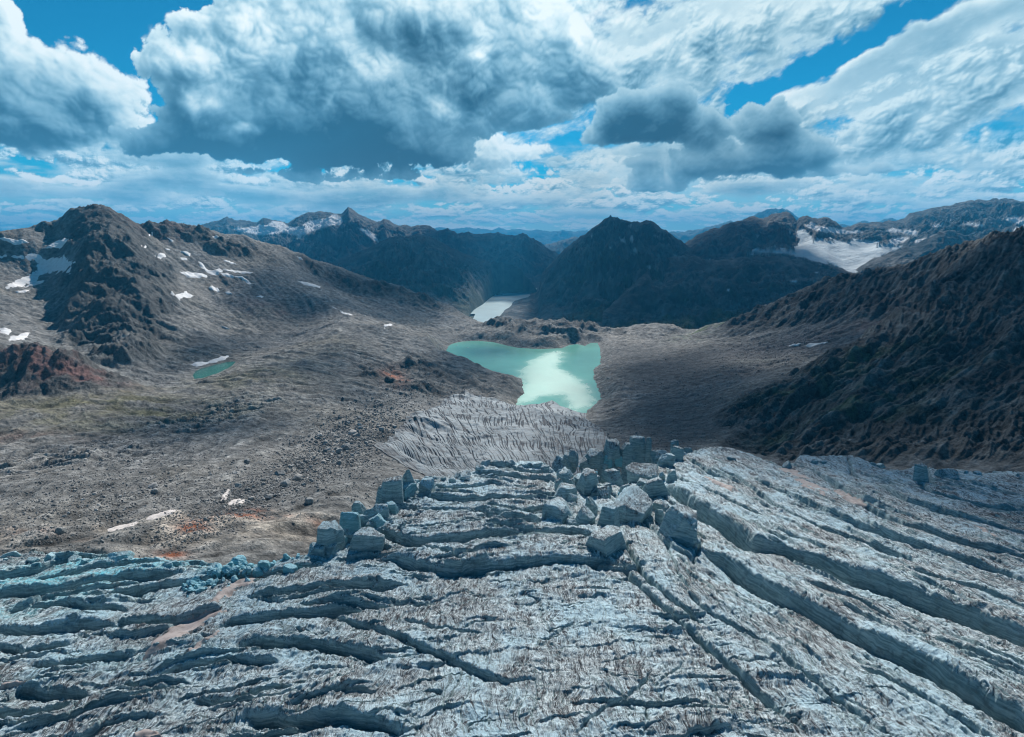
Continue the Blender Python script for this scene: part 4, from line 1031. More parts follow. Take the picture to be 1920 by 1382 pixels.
# runnels cut by meltwater: they follow the slope (world Y), slightly curved
rx_ = GX + 2.2 * fbm(GX, GY, 16, 4, seed=351)
run = ridged(rx_, GY * .055, 1.7, 3, .6, seed=352)
run2 = ridged(rx_, GY * .08, .8, 2, .6, seed=355)
pit = fbm(GX, GY, 1.6, 4, .62, seed=358)
near_k = np.clip(160 / GY, .5, 1)
rm = .25 + .75 * ss(-.25, .35, fbm(GX, GY, 18, 4, seed=357))
relief += -(run - .5) * .85 * rm - (run2 - .5) * .38 * near_k * rm + pit * .45
# narrow random cracks
ck = np.abs(gnoise(GX / 13 + .5 * gnoise(GX / 6, GY / 6, 9), GY / 16 + .5 * gnoise(GX / 6, GY / 6, 19), 361))
ck2 = np.abs(gnoise(GX / 7 + .4 * gnoise(GX / 3, GY / 3, 9), GY / 6 + .4 * gnoise(GX / 3, GY / 3, 29), 365))
crk = (1 - ss(0, .018, ck)) * ss(-.1, .25, gnoise(GX / 21, GY / 21, 77)) + .7 * (1 - ss(0, .02, ck2)) * ss(.05, .35, gnoise(GX / 12, GY / 12, 78))
lkB = np.abs(gnoise(wq / 4.5, wy_ / 70, 367)); lkA = np.abs(gnoise(tx / 42, ty / 6.0, 368)); lkC = np.abs(gnoise(GX / 5.0 + .3 * gnoise(GX / 9, GY / 9, 5), GY / 55, 369))
long_ = np.maximum(rgt * (1 - ss(0, .05, lkB)) * ss(-.15, .2, gnoise(wq / 14, wy_ / 40, 79)), (1 - rgt) * (1 - ss(0, .035, lkA)) * ss(-.05, .3, gnoise(GX / 26, GY / 10, 80)))
long_ = np.maximum(long_, (1 - ss(0, .03, lkC)) * ss(.0, .4, gnoise(GX / 17, GY / 24, 81)) * .8)
crk = np.maximum(crk, long_)
relief -= crk * .8
sunk = 0
for u, v, d, r1, r2, k_ in [(1120,880,318,18,15,9),(1180,880,325,16,14,7),(1100,930,285,12,14,4),(1215,935,285,12,16,4),(1160,925,292,12,14,5),(500,1050,208,26,7,3),(440,1072,196,22,6,3.0),(680,960,268,10,10,4)]:
    x0, y0, _ = world(u, v, d); sunk = sunk + k_ * np.exp(-((GX - x0) / r1) ** 2 - ((GY - y0) / r2) ** 2)
G.Z = base + relief + lift - cut - sunk
# edge of the ice: rounded brow then a cliff
ed = GY - (_de[None] + 2.5 * fbm(GX, GY * .3, 11, 4, seed=371))
G.Z = G.Z - 1.2 * ss(-8, 0, ed) - np.where(ed > 0, 9 * ss(0, 1.0, ed) + .9 * np.maximum(ed - 1, 0), 0)
ground_u = T.samp(GX, np.maximum(GY, 121))
keepG = (ed < 14) & ~((G.Z < ground_u - 1.5) & (ed > 1))

def ice_mat(name, strk=(1.0, .055), dirt=1.0, tone=1.0, blue=0.0):
    m = bpy.data.materials.new(name); m.use_nodes = True
    k = NT(m.node_tree)
    geo = k.n('ShaderNodeNewGeometry'); P = geo.outputs['Position']
    sx = k.n('ShaderNodeSeparateXYZ', {0: P})
    nz = k.n('ShaderNodeSeparateXYZ', {0: geo.outputs['True Normal']}).outputs[2]
    wob = k.noise(P, .09, 3, .6)
    xw = k.m('ADD', sx.outputs[0], k.m('MULTIPLY', wob, 9.0))
    v1 = k.n('ShaderNodeCombineXYZ', {0: k.m('MULTIPLY', xw, strk[0]), 1: k.m('MULTIPLY', sx.outputs[1], strk[1]), 2: k.m('MULTIPLY', sx.outputs[2], .25)}).outputs[0]
    s1 = k.noise(v1, 1.25, 5, .68)
    s2 = k.noise(v1, 5.0, 3, .6)
    big = k.noise(P, .045, 5, .62)
    med = k.noise(P, .38, 7, .72)
    fin = k.noise(P, 2.6, 5, .72)
    streak = k.m('ADD', k.m('MULTIPLY', s1, .65), k.m('MULTIPLY', s2, .35))
    v3 = k.n('ShaderNodeCombineXYZ', {0: k.m('MULTIPLY', xw, strk[0]), 1: k.m('MULTIPLY', sx.outputs[1], strk[1] * .8), 2: 7.0}).outputs[0]
    l1 = k.noise(v3, .9, 3, .55, .3); l2 = k.noise(v3, 2.6, 3, .6, .3)
    line = k.m('MAXIMUM', k.maprange(k.m('ABSOLUTE', k.m('SUBTRACT', l1, .5)), .035, .0), k.m('MULTIPLY', k.maprange(k.m('ABSOLUTE', k.m('SUBTRACT', l2, .5)), .05, .0), .75))
    dsum = k.m('ADD', k.m('ADD', k.m('MULTIPLY', streak, 1.9), k.m('MULTIPLY', med, .55)), k.m('ADD', k.m('MULTIPLY', fin, .3), k.m('MULTIPLY', big, .8)))
    d = k.maprange(dsum, 1.59, 2.06)
    d = k.m('MAXIMUM', d, k.m('MULTIPLY', line, k.maprange(k.m('ADD', med, big), .82, 1.12, .12, 1.0)))
    d = k.m('MULTIPLY', d, dirt)
    ice = k.mix(k.maprange(big, .35, .65), (.50 * tone, .68 * tone, .75 * tone), (.76 * tone, .84 * tone, .85 * tone))
    if blue: ice = k.mix(blue, ice, (.16, .68, .80))
    dirtc = k.mix(k.maprange(med, .42, .6), (.045, .052, .060), (.088, .086, .090))
    c = k.mix(d, ice, dirtc)
    # clean blue ice with dark layers where the face is steep
    lay = k.noise(k.n('ShaderNodeCombineXYZ', {0: k.m('MULTIPLY', sx.outputs[0], .12), 1: k.m('MULTIPLY', sx.outputs[1], .12), 2: k.m('ADD', k.m('MULTIPLY', sx.outputs[2], 1.6), k.m('MULTIPLY', wob, 6.0))}).outputs[0], 1.0, 5, .7)
    wc = k.mix(k.maprange(lay, .38, .62), (.20, .30, .32), (.42, .54, .56))
    if blue: wc = k.mix(blue, wc, (.10, .55, .66))
    wc = k.mix(k.m('MULTIPLY', k.maprange(med, .48, .68), .55), wc, (.10, .12, .13))
    wall = k.maprange(nz, .70, .34)
    ck_ = k.n('ShaderNodeAttribute', attribute_name='crack').outputs['Fac']
    c = k.mix(k.m('MULTIPLY', ck_, .85), c, (.06, .075, .09))
    cl = k.n('ShaderNodeAttribute', attribute_name='clean').outputs['Fac']
    c = k.mix(k.m('MULTIPLY', cl, k.maprange(med, .35, .6, 1.0, .25)), c, (.17, .60, .70)) if not blue else c
    c = k.mix(wall, c, wc)
    h = k.m('ADD', k.m('MULTIPLY', streak, -.5), k.m('ADD', k.m('MULTIPLY', med, 1.1), k.m('MULTIPLY', fin, .32)))
    h = k.m('ADD', h, k.m('MULTIPLY', k.m('MULTIPLY', lay, wall), .5))
    bp = k.n('ShaderNodeBump', {'Strength': .9, 'Distance': 1.0, 'Height': h})
    rg = k.maprange(d, 0, 1, .5, .9)
    bs = k.n('ShaderNodeBsdfPrincipled', {'Base Color': c, 'Roughness': rg, 'IOR': 1.31, 'Specular IOR Level': .35, 'Normal': bp.outputs[0]})
    k.link(bs.outputs[0], k.n('ShaderNodeOutputMaterial').inputs[0])
    return m
M_ice = ice_mat('dirty glacier ice')
me, used = grid_mesh('glacier', GX, GY, G.Z, keepG)
cleanm = np.clip(blob(G, [(20,1060,175,26,12,1.1),(230,1050,188,30,9,1.1),(120,1090,170,30,10,.7),(480,1070,196,30,11,1.3),(600,1010,245,14,14,.9),(640,1040,222,12,8,.6),(330,1090,178,26,8,.7),(560,1040,215,14,9,.8),(20,1130,160,30,7,.5),(30,1170,150,20,6,.6),(0,1300,115,12,5,.5),(700,960,270,16,10,.5),(1140,870,322,14,12,.5),(1745,890,370,7,14,1.0),(1790,900,372,12,8,.4),(300,1270,128,30,6,.3),(600,1180,150,14,6,.3)]), 0, 1) * ss(-.45, .2, fbm(GX, GY, 12, 5, .6, seed=399))
set_attr(me, 'clean', cleanm.ravel()[used]); set_attr(me, 'crack', np.clip(crk, 0, 1).ravel()[used])
add_obj('glacier_terrain', me, M_ice, kind='structure')

# ------------------------------------------------------------------ lower glacier tongue
xs = [p[0] for p in TONG]; ys = [p[1] for p in TONG]
H = Grid(min(x / y for x, y in TONG) - .02, max(x / y for x, y in TONG) + .02, fine(860), min(ys) - 15, max(ys) + 15, fine(640))
sdT = polydist(H.X + 5 * fbm(H.X, H.Y, 30, 4, seed=401), H.Y + 5 * fbm(H.X, H.Y, 30, 4, seed=402), TONG)
ground_h = T.samp(H.X, H.Y)
gs = T.samp(H.X, H.Y)
# smooth carrier under the tongue: straight from the ice fall down to the lake
yy = np.array([480, 560, 640, 735, 905, 1000, 1060, 1130, 1220.]); uu = [940, 915, 890, 852, 798, 783, 772, 758, 743]
zz = np.array([float(st(960, v)[1]) * y for v, y in zip(uu, yy)])
tz = np.interp(H.Y, yy, zz)
flow = H.X - 20 * np.sin((H.Y - 700) / 260)
th = ss(0, 45, sdT)
Zt = np.where(sdT > 0, np.maximum(ground_h + 1.0 + 5 * ss(0, 18, sdT), ground_h * (1 - th) + tz * th) + 9 * ss(0, 90, sdT), ground_h - 3)
fan = np.arctan2(H.X - 60, H.Y - 340)
cr1 = ridged(fan * 330 + 6 * fbm(H.X, H.Y, 90, 3, seed=411), H.Y * .03, 3.8, 2, .6, seed=412)
cr2 = ridged(H.X * .25, H.Y + .4 * H.X, 26, 4, .55, seed=415)
Zt = np.where(sdT > 0, Zt - ss(2, 20, sdT) * (ss(.62, .95, cr1) * 1.7 + (cr2 - .4) * .8) + 1.0 * fbm(H.X, H.Y, 60, 3, seed=417), Zt)
def tongue_mat():
    m = bpy.data.materials.new('grey tongue ice'); m.use_nodes = True
    k = NT(m.node_tree)
    P = k.n('ShaderNodeNewGeometry').outputs['Position']
    a = k.n('ShaderNodeAttribute', attribute_name='crack').outputs['Fac']
    big = k.noise(P, .012, 4, .6); med = k.noise(P, .12, 7, .7)
    c = k.mix(k.maprange(big, .35, .65), (.15, .19, .215), (.30, .35, .375))
    c = k.mix(k.m('MULTIPLY', k.maprange(med, .42, .66), .65), c, (.15, .145, .14))
    c = k.mix(a, c, (.045, .05, .06))
    bp = k.n('ShaderNodeBump', {'Strength': .6, 'Distance': 1.0, 'Height': k.m('MULTIPLY', med, 4.0)})
    bs = k.n('ShaderNodeBsdfPrincipled', {'Base Color': c, 'Roughness': .7, 'Specular IOR Level': .3, 'Normal': bp.outputs[0]})
    k.link(bs.outputs[0], k.n('ShaderNodeOutputMaterial').inputs[0])
    return m
me, used = grid_mesh('glacier_tongue', H.X, H.Y, Zt, sdT > -6)
edge_d = 1 - ss(0, 26, sdT + 8 * fbm(H.X, H.Y, 20, 4, seed=421))
set_attr(me, 'crack', np.clip(ss(.60, .82, cr1) * 1.0 * ss(-.7, .0, fbm(H.X, H.Y, 50, 3, seed=9)) + .6 * edge_d * ss(-.5, .3, fbm(H.X, H.Y, 25, 4, seed=3)), 0, 1).ravel()[used])
add_obj('glacier_tongue', me, tongue_mat(), kind='structure')
# ------------------------------------------------------------------ unseen clouds added above the frame, shaped to shade parts of the valley
SHADE = [ # u, v, distance, half width, half depth, weight : where the shadow falls
 (700,480,6500,1500,1500,1.0),(800,500,5200,900,1300,1.0),(950,480,7500,1300,1500,1.0),(1000,470,9000,1500,900,.8),
 (1150,520,4700,800,1100,1.0),(1100,560,4000,600,800,1.0),(1300,540,3800,700,900,1.0),(1420,470,5200,900,1000,.9),(1500,540,3500,600,700,.9),
 (760,560,2500,300,330,.8),(620,540,2300,220,200,.5),
 (1500,580,1700,330,170,1.0),(1650,560,1380,200,110,.9),(1850,560,900,260,230,.8),(1700,680,820,190,170,1.1),(1850,740,560,200,150,.62),(1600,790,620,130,90,1.0),(1480,760,800,110,110,1.0),
 (1280,760,930,110,150,1.0),(1230,700,1260,80,150,.8),(1330,820,720,110,100,1.0),(1180,800,850,60,80,.8),(2200,600,800,300,300,1.0),
 (880,668,1620,110,90,.85),(960,660,1680,90,60,.6),(1095,672,1560,50,40,.7),
 (935,575,4600,260,800,-2.2),(1590,480,5000,500,700,-.8),(620,410,8300,900,700,-1.5),(1200,730,1150,70,150,.9),(1330,730,1050,110,150,.9),(1300,680,1400,90,120,.5),(540,610,1620,90,80,.9),(480,640,1400,60,50,.6),(700,640,1450,130,60,.7),(560,720,1020,120,70,.75),(640,750,900,90,60,.7),(430,560,1700,60,40,.4),
 (1090,830,830,60,80,.8),
 (150,1300,115,50,22,.55),(350,1200,145,40,16,.45),(500,1340,108,30,12,.5),(830,940,270,30,20,.5),
]
def clouds():
    gx, gy = np.meshgrid(np.linspace(-3200, 4200, 560), np.linspace(-100, 10500, 760) ** 1.0)
    m = np.zeros_like(gx)
    wx_ = gx + np.clip(gy * .05, 5, 160) * fbm(gx, gy, 420, 5, .55, seed=601); wy_ = gy + np.clip(gy * .05, 5, 160) * fbm(gx, gy, 420, 5, .55, seed=602)
    for u, v, d, rx, ry, k_ in SHADE:
        x, y, _ = world(u, v, d)
        m += k_ * 1.45 * np.exp(-((wx_ - x) / rx) ** 2 - ((wy_ - y) / ry) ** 2)
    m += .28 * fbm(gx, gy, 300, 6, .6, seed=605)
    H0 = 9000.0
    zg = np.where(gy < 3000, np.maximum(T.samp(gx, np.clip(gy, 121, 3400)), -560), -400.)
    zg = np.where(gy < 260, -115, zg)
    L = (H0 - zg) / math.tan(SUN_EL)
    cx_ = gx + L * math.sin(SUN_AZ); cy_ = gy + L * math.cos(SUN_AZ)
    th = np.sqrt(np.clip(m - .42, 0, 3)) * 420
    keep = m > .42
    bil = np.abs(gnoise(gx / 160, gy / 160, 3)) * 90 + np.abs(gnoise(gx / 70, gy / 70, 5)) * 40
    up, used = grid_mesh('c', cx_, cy_, H0 + th + np.where(keep, bil, 0), keep)
    dn, _ = grid_mesh('c', cx_, cy_, H0 - th * .3, keep)
    n = len(up.vertices)
    a = np.empty(n * 3, f32); b = np.empty(n * 3, f32); up.vertices.foreach_get('co', a); dn.vertices.foreach_get('co', b)
    nf = len(up.polygons); q = np.empty(nf * 4, np.int32); up.loops.foreach_get('vertex_index', q); q = q.reshape(-1, 4)
    me = mesh_from('shadow_cloud_bank', np.concatenate([a.reshape(-1, 3), b.reshape(-1, 3)]), np.concatenate([q, q[:, ::-1] + n]))
    thin = np.clip(1 - (m - .42) * 1.7, .32, .985).ravel()[used]
    set_attr(me, 'thin', np.concatenate([thin, thin]))
    bpy.data.meshes.remove(up); bpy.data.meshes.remove(dn)
    mt = bpy.data.materials.new('cloud white'); mt.use_nodes = True
    k = NT(mt.node_tree)
    th_ = k.n('ShaderNodeAttribute', attribute_name='thin').outputs['Fac']
    mx = k.n('ShaderNodeMixShader', {0: th_}); k.link(k.n('ShaderNodeBsdfDiffuse', {'Color': (.85, .86, .88, 1)}).outputs[0], mx.inputs[1])
    k.link(k.n('ShaderNodeBsdfTransparent').outputs[0], mx.inputs[2]); k.link(mx.outputs[0], k.n('ShaderNodeOutputMaterial').inputs[0])
    add_obj('shadow_cloud_bank', me, mt, kind='stuff')
clouds()
# ------------------------------------------------------------------ snow patches lying on the slopes
def snow_mat(name, base, dirty, mixk=.5, sc_=.25):
    m = bpy.data.materials.new(name); m.use_nodes = True
    k = NT(m.node_tree)
    P = k.n('ShaderNodeNewGeometry').outputs['Position']
    n = k.noise(P, sc_, 6, .65)
    c = k.mix(k.m('MULTIPLY', k.maprange(n, .42, .68), mixk), base, dirty)
    bp = k.n('ShaderNodeBump', {'Strength': .4, 'Distance': 1.0, 'Height': k.m('MULTIPLY', n, .8 / sc_ * .3)})
    k.link(k.n('ShaderNodeBsdfPrincipled', {'Base Color': c, 'Roughness': .7, 'Specular IOR Level': .3, 'Normal': bp.outputs[0]}).outputs[0], k.n('ShaderNodeOutputMaterial').inputs[0])
    return m
M_snow = snow_mat('old summer snow', (.80, .79, .78), (.52, .49, .47), .5, .12)
M_firn = snow_mat('dusty pink firn', (.42, .36, .335), (.24, .19, .17), .9, .5)
M_pink = snow_mat('dusty snow on scree', (.66, .60, .56), (.40, .35, .32), .8, .5)
def drape(G, name, px, thick, mat, wob=.12, res=None, over=None, blur=3, **props):
    u = [p[0] for p in px]; v = [p[1] for p in px]
    x, y, z = G.cast(u, v)
    # keep the outline compact where a ray slipped past a ridge
    med = np.median(y); y = np.clip(y, med * .72, med * 1.38); s, _ = st(u, v); x = s * y
    poly = list(zip(x.tolist(), y.tolist()))
    w_, h_ = np.ptp(x), np.ptp(y)
    res = res or max(min(w_, h_) / 26, med * .0009)
    nx = int(min(w_ / res, 260)) + 6; ny = int(min(h_ / res, 260)) + 6
    gx = np.linspace(x.min() - w_ * .08, x.max() + w_ * .08, nx); gy = np.linspace(y.min() - h_ * .08, y.max() + h_ * .08, ny)
    A, B = np.meshgrid(gx, gy)
    size = math.sqrt(w_ * h_)
    sd = polydist(A + wob * size * .35 * fbm(A, B, size * .3, 4, seed=701), B + wob * size * .35 * fbm(A, B, size * .3, 4, seed=702), poly)
    t_ = thick * ss(-.01 * size, .10 * size, sd)
    Zg = G.samp(A, B)
    sm = Zg.copy()
    for _ in range(blur):
        sm[1:-1, 1:-1] = (sm[1:-1, 1:-1] * 2 + sm[:-2, 1:-1] + sm[2:, 1:-1] + sm[1:-1, :-2] + sm[1:-1, 2:]) / 6
    Zs = np.where(sd > 0, (np.maximum(Zg + .05 * thick, sm) if blur < 9 else sm) + t_, Zg - thick * .3 + np.minimum(0, sd * .2))
    me, used = grid_mesh(name, A, B, Zs, sd > -max(res * 1.2, .02 * size))
    if me is None or len(me.polygons) == 0: return None
    return add_obj(name, me, mat, **props)
SNOWS = [
 ([(3,479),(20,480),(50,484),(58,477),(70,476),(80,484),(95,489),(110,487),(120,480),(128,488),(141,494),(135,500),(128,508),(132,515),(115,512),(105,513),(90,512),(72,520),(68,530),(50,533),(30,542),(8,543),(5,538),(30,525),(50,520),(68,506),(74,495),(60,489),(30,486),(5,482)], 'large branching snow field in the hollow left of the dark rib'),
 ([(0,448),(20,449),(50,455),(55,457),(38,460),(25,459),(0,454)], 'thin flat snow strip at the far left edge below the broad summit'),
 ([(78,466),(90,463),(98,457),(112,450),(130,449),(122,458),(118,465),(100,466)], 'arrow-shaped snow patch under the summit of the left peak'),
 ([(28,548),(45,544),(57,543),(50,548),(34,551)], 'small snow sliver just under the large branching snow field'),
 ([(42,539),(60,530),(85,527),(80,531),(55,537)], 'narrow snow tongue at the lower tip of the large branching snow field'),
 ([(0,617),(10,616),(22,618),(20,624),(0,626)], 'small oval snow patch at the left edge above the red crag'),
 ([(16,640),(22,632),(38,627),(48,624),(56,624),(54,630),(44,637),(30,641)], 'ragged snow patch above the red crag with a dark gap'),
 ([(335,508),(350,509),(365,512),(380,515),(390,518),(388,522),(370,522),(355,521),(345,516)], 'broad white snow patch in the middle of the shoulder slope'),
 ([(372,491),(380,494),(388,505),(400,508),(412,505),(418,509),(410,515),(400,517),(392,513),(382,505),(374,497)], 'hooked snow streak running down to the middle of the shoulder slope'),
 ([(412,513),(425,513),(440,519),(455,520),(465,526),(473,534),(465,532),(452,525),(435,522),(420,519)], 'long curved snow ribbon below the hooked snow streak'),
 ([(418,506),(440,508),(460,509),(475,512),(470,514),(445,512),(425,510)], 'straight thin snow band above the long curved snow ribbon'),
 ([(289,479),(300,475),(310,478),(312,482),(302,485),(292,483)], 'small wedge of snow high between the rib and the shoulder'),
 ([(337,471),(350,471),(358,477),(355,481),(345,477)], 'tilted snow patch high on the shoulder slope'),
 ([(320,554),(330,552),(342,550),(350,545),(353,550),(364,555),(358,559),(345,559),(330,557)], 'pointed snow patch at the foot of the crags'),
 ([(391,540),(398,537),(408,540),(413,546),(400,546)], 'rounded snow patch under the broad white patch'),
 ([(421,548),(430,548),(436,552),(428,553)], 'tiny snow patch right of the rounded one'),
 ([(480,557),(490,556),(495,557),(490,560)], 'tiny snow fleck on the dark brown hillside'),
 ([(398,442),(406,442),(413,444),(410,447),(400,446)], 'small snow oval just below the skyline of the shoulder'),
 ([(418,490),(430,490),(438,493),(444,497),(430,495)], 'thin snow dash under the dark outcrop on the shoulder'),
 ([(556,482),(564,484),(570,488),(562,487)], 'snow dash near the skyline right of the outcrops'),
 ([(558,526),(570,529),(590,533),(603,538),(598,540),(580,537),(565,532)], 'long thin snow streak on the bluish far slope of the shoulder'),
 ([(623,575),(632,580),(625,579)], 'first of two small snow dashes above the sunlit crest'),
 ([(637,582),(650,587),(662,591),(655,592),(642,588)], 'second longer snow dash above the sunlit crest'),
 ([(720,610),(728,607),(740,606),(748,604),(735,610),(722,614),(726,619),(721,616)], 'bent snow patch at the end of the sunlit crest'),
 ([(356,683),(370,679),(385,680),(395,676),(410,672),(425,668),(430,668),(422,674),(405,680),(392,682),(380,687),(368,689),(360,686)], 'white snow bank beside the green tarn'),
 ([(413,612),(425,615),(432,617),(424,617)], 'snow fleck on the dark moraine slope above the tarn'),
 ([(264,460),(272,459),(275,463),(267,464)], 'small snow spot beside the dark rib near the summit ridge'),
 ([(279,444),(284,440),(287,442),(282,446)], 'tiny snow spot at the notch right of the summit'),
 ([(312,446),(320,449),(327,453),(322,454)], 'short snow dash below the dark crest right of the summit'),
 ([(310,468),(318,468),(320,471),(312,471)], 'tiny snow spot between the wedge and the tilted patch'),
 ([(338,484),(350,485),(352,488),(340,487)], 'small ragged snow spot under the tilted patch'),
 ([(1510,648),(1530,645),(1545,643),(1553,642),(1545,647),(1525,650),(1512,651)], 'long white snow strip on the scree below the dark right-hand face'),
 ([(1478,648),(1490,645),(1503,647),(1495,650),(1482,650)], 'short snow strip on the scree left of the long one'),
]
for px, lab in SNOWS:
    drape(T, 'snow_patch', px, .9 + .0006 * 1500, M_snow, label=lab, category='snow patch', group='snow patches left on the mountain slopes')
for px, lab in [([(272,975),(290,965),(305,960),(322,955),(334,957),(325,965),(305,970),(285,976)], 'pale pink snow patch on the rubble above the rust-stained rock'),
    ([(425,945),(435,938),(450,935),(463,938),(455,945),(438,949)], 'pink snow patch tucked among boulders, nearest the rust mound'),
    ([(414,940),(420,925),(428,916),(432,920),(426,936),(418,943)], 'narrow upright strip of pink snow beside the boulders'),
    ([(200,993),(225,985),(262,976),(255,984),(230,992),(205,998)], 'long dirty snow strip trailing left from the pale pink patch'),
    ([(45,861),(60,858),(75,856),(60,862)], 'thin white snow line on the moraine wall at the left')]:
    drape(T, 'snow_patch', px, .35, M_pink, label=lab, category='snow patch', group='dusty snow patches on the rubble')
for px, lab in [([(266,1236),(272,1215),(285,1200),(310,1185),(335,1172),(348,1165),(375,1158),(405,1148),(428,1143),(412,1152),(385,1168),(360,1182),(335,1200),(312,1215),(290,1230),(270,1238)], 'large dusty pink firn sheet lying in the trough of the blue ice'),
    ([(393,1126),(405,1112),(420,1100),(440,1092),(470,1082),(500,1080),(470,1094),(445,1105),(425,1118),(402,1128)], 'curled brown firn sheet on the ice beside the turquoise rubble'),
    ([(345,1225),(365,1210),(395,1192),(420,1178),(405,1192),(380,1208),(355,1224)], 'narrow firn strip right of the large pink sheet'),
    ([(0,1290),(25,1280),(50,1278),(45,1284),(15,1292),(0,1295)], 'small brown firn strip at the left edge of the glacier'),
    ([(248,1378),(275,1372),(300,1374),(306,1384),(250,1390)], 'brown firn patch at the very bottom of the glacier'),
    ([(1452,868),(1470,872),(1500,888),(1530,906),(1556,920),(1545,925),(1515,912),(1480,890),(1455,874)], 'long pinkish firn stripe on the right-hand ice, upper part'),
    ([(1560,918),(1590,928),(1615,942),(1625,950),(1605,948),(1578,935)], 'pinkish firn patch continuing the long stripe'),
    ([(1315,890),(1345,903),(1380,918),(1390,924),(1370,922),(1335,905)], 'thin brown firn stripe between the ice slabs right of the ice fall'),
    ([(1828,985),(1850,993),(1875,1008),(1860,1006),(1838,994)], 'small pink firn patch near the right edge of the glacier')]:
    drape(G, 'firn_patch', px, .8, M_firn, wob=.2, blur=14, label=lab, category='firn patch', group='dirty firn patches on the glacier')

# ------------------------------------------------------------------ stones and ice blocks
def _cube_grid(n):
    """unit cube surface (shared vertices) as a subdivided quad mesh"""
    key = {}; vs = []; fs = []
    def vid(p):
        kk = tuple(int(round(c * n)) for c in p)
        if kk not in key: key[kk] = len(vs); vs.append([c / n * 2 - 1 for c in kk])
        return key[kk]
    for ax in range(3):
        for side in (0, 1):
            for i in range(n):
                for j in range(n):
                    def P(a, b):
                        q = [0, 0, 0]; q[ax] = side; q[(ax + 1) % 3] = a / n; q[(ax + 2) % 3] = b / n; return vid(q)
                    f = [P(i, j), P(i + 1, j), P(i + 1, j + 1), P(i, j + 1)]
                    fs.append(f if side else f[::-1])
    return np.array(vs, float), np.array(fs, np.int32)
_CG = {n: _cube_grid(n) for n in (5, 9, 22)}
def chunk(rs, size, n=9, cuts=5, boxy=5.0, rough=.05, round_=.0, taper=.1):
    """an angular block: a box worn at the corners, cut by a few planes and roughened"""
    v, f = _CG[n]
    p = v.copy()
    r = (np.abs(p) ** boxy).sum(1) ** (1 / boxy)
    p = p / r[:, None]
    p[:, :2] *= (1 - taper * (p[:, 2:3] + 1) * .5)
    p[:, 0] += p[:, 2] * rs.uniform(-.2, .2); p[:, 1] += p[:, 2] * rs.uniform(-.2, .2)
    for _ in range(cuts):
        nrm = rs.normal(size=3); nrm[2] = abs(nrm[2]) * .8; nrm /= np.linalg.norm(nrm)
        dd = rs.uniform(.55, .95) * (np.abs(nrm).sum() ** .5)
        h = p @ nrm - dd
        p = p - np.where(h > 0, h, 0)[:, None] * nrm * .96
    s = rs.uniform(0, 500)
    d1 = gnoise(p[:, 0] * 1.7 + s, p[:, 1] * 1.7 + p[:, 2] * 1.3) + .5 * gnoise(p[:, 0] * 4 + s, p[:, 2] * 4 + p[:, 1] * 3) + .3 * gnoise(p[:, 1] * 9 + s, p[:, 2] * 9 - p[:, 0] * 8)
    p = p * (1 + rough * d1)[:, None]
    return p * np.array(size) * .5, f
def rotz(p, a):
    c, s = math.cos(a), math.sin(a)
    return np.stack([p[:, 0] * c - p[:, 1] * s, p[:, 0] * s + p[:, 1] * c, p[:, 2]], 1)
def tiltx(p, a, b):
    c, s = math.cos(a), math.sin(a); p = np.stack([p[:, 0], p[:, 1] * c - p[:, 2] * s, p[:, 1] * s + p[:, 2] * c], 1)
    c, s = math.cos(b), math.sin(b); return np.stack([p[:, 0] * c + p[:, 2] * s, p[:, 1], -p[:, 0] * s + p[:, 2] * c], 1)

def stone_mat(name, lo, hi, sc_=.5):
    m = bpy.data.materials.new(name); m.use_nodes = True
    k = NT(m.node_tree)
    P = k.n('ShaderNodeNewGeometry').outputs['Position']
    oi = k.n('ShaderNodeObjectInfo').outputs['Random']
    n = k.noise(P, sc_, 7, .7)
    c = k.mix(k.maprange(n, .3, .7), lo, hi)
    v = k.maprange(oi, 0, 1, .7, 1.25, 'LINEAR')
    c = k.mix(1.0, c, k.n('ShaderNodeCombineColor', {0: v, 1: v, 2: v}).outputs[0], 'MULTIPLY')
    bp = k.n('ShaderNodeBump', {'Strength': .7, 'Distance': .5, 'Height': n})
    k.link(k.n('ShaderNodeBsdfPrincipled', {'Base Color': c, 'Roughness': .9, 'Specular IOR Level': .25, 'Normal': bp.outputs[0]}).outputs[0], k.n('ShaderNodeOutputMaterial').inputs[0])
    return m
M_stone = stone_mat('grey boulder stone', (.15, .16, .16), (.36, .36, .35))
M_stone2 = stone_mat('pale boulder stone', (.30, .29, .275), (.55, .53, .50))
rs = np.random.RandomState(42)
STONES = []
for i in range(10):
    p, f = chunk(rs, (1, rs.uniform(.7, 1.1), rs.uniform(.55, .8)), 5 if i < 5 else 9, 7, 3.5, .07)
    me = mesh_from('boulder', p, f); me.polygons.foreach_set('use_smooth', np.zeros(len(me.polygons), bool)); me.materials.append(M_stone if i % 3 else M_stone2); STONES.append(me)
def put_stone(i, x, y, z, size, label, group, yaw=None):
    o = bpy.data.objects.new('boulder', STONES[i]); sc.collection.objects.link(o)
    o.location = (x, y, z + size * .16); o.scale = (size, size, size)
    o.rotation_euler = (rs.uniform(-.25, .25), rs.uniform(-.25, .25), rs.uniform(0, 6.28) if yaw is None else yaw)
    o['label'] = label; o['category'] = 'boulder'; o['group'] = group
    return o
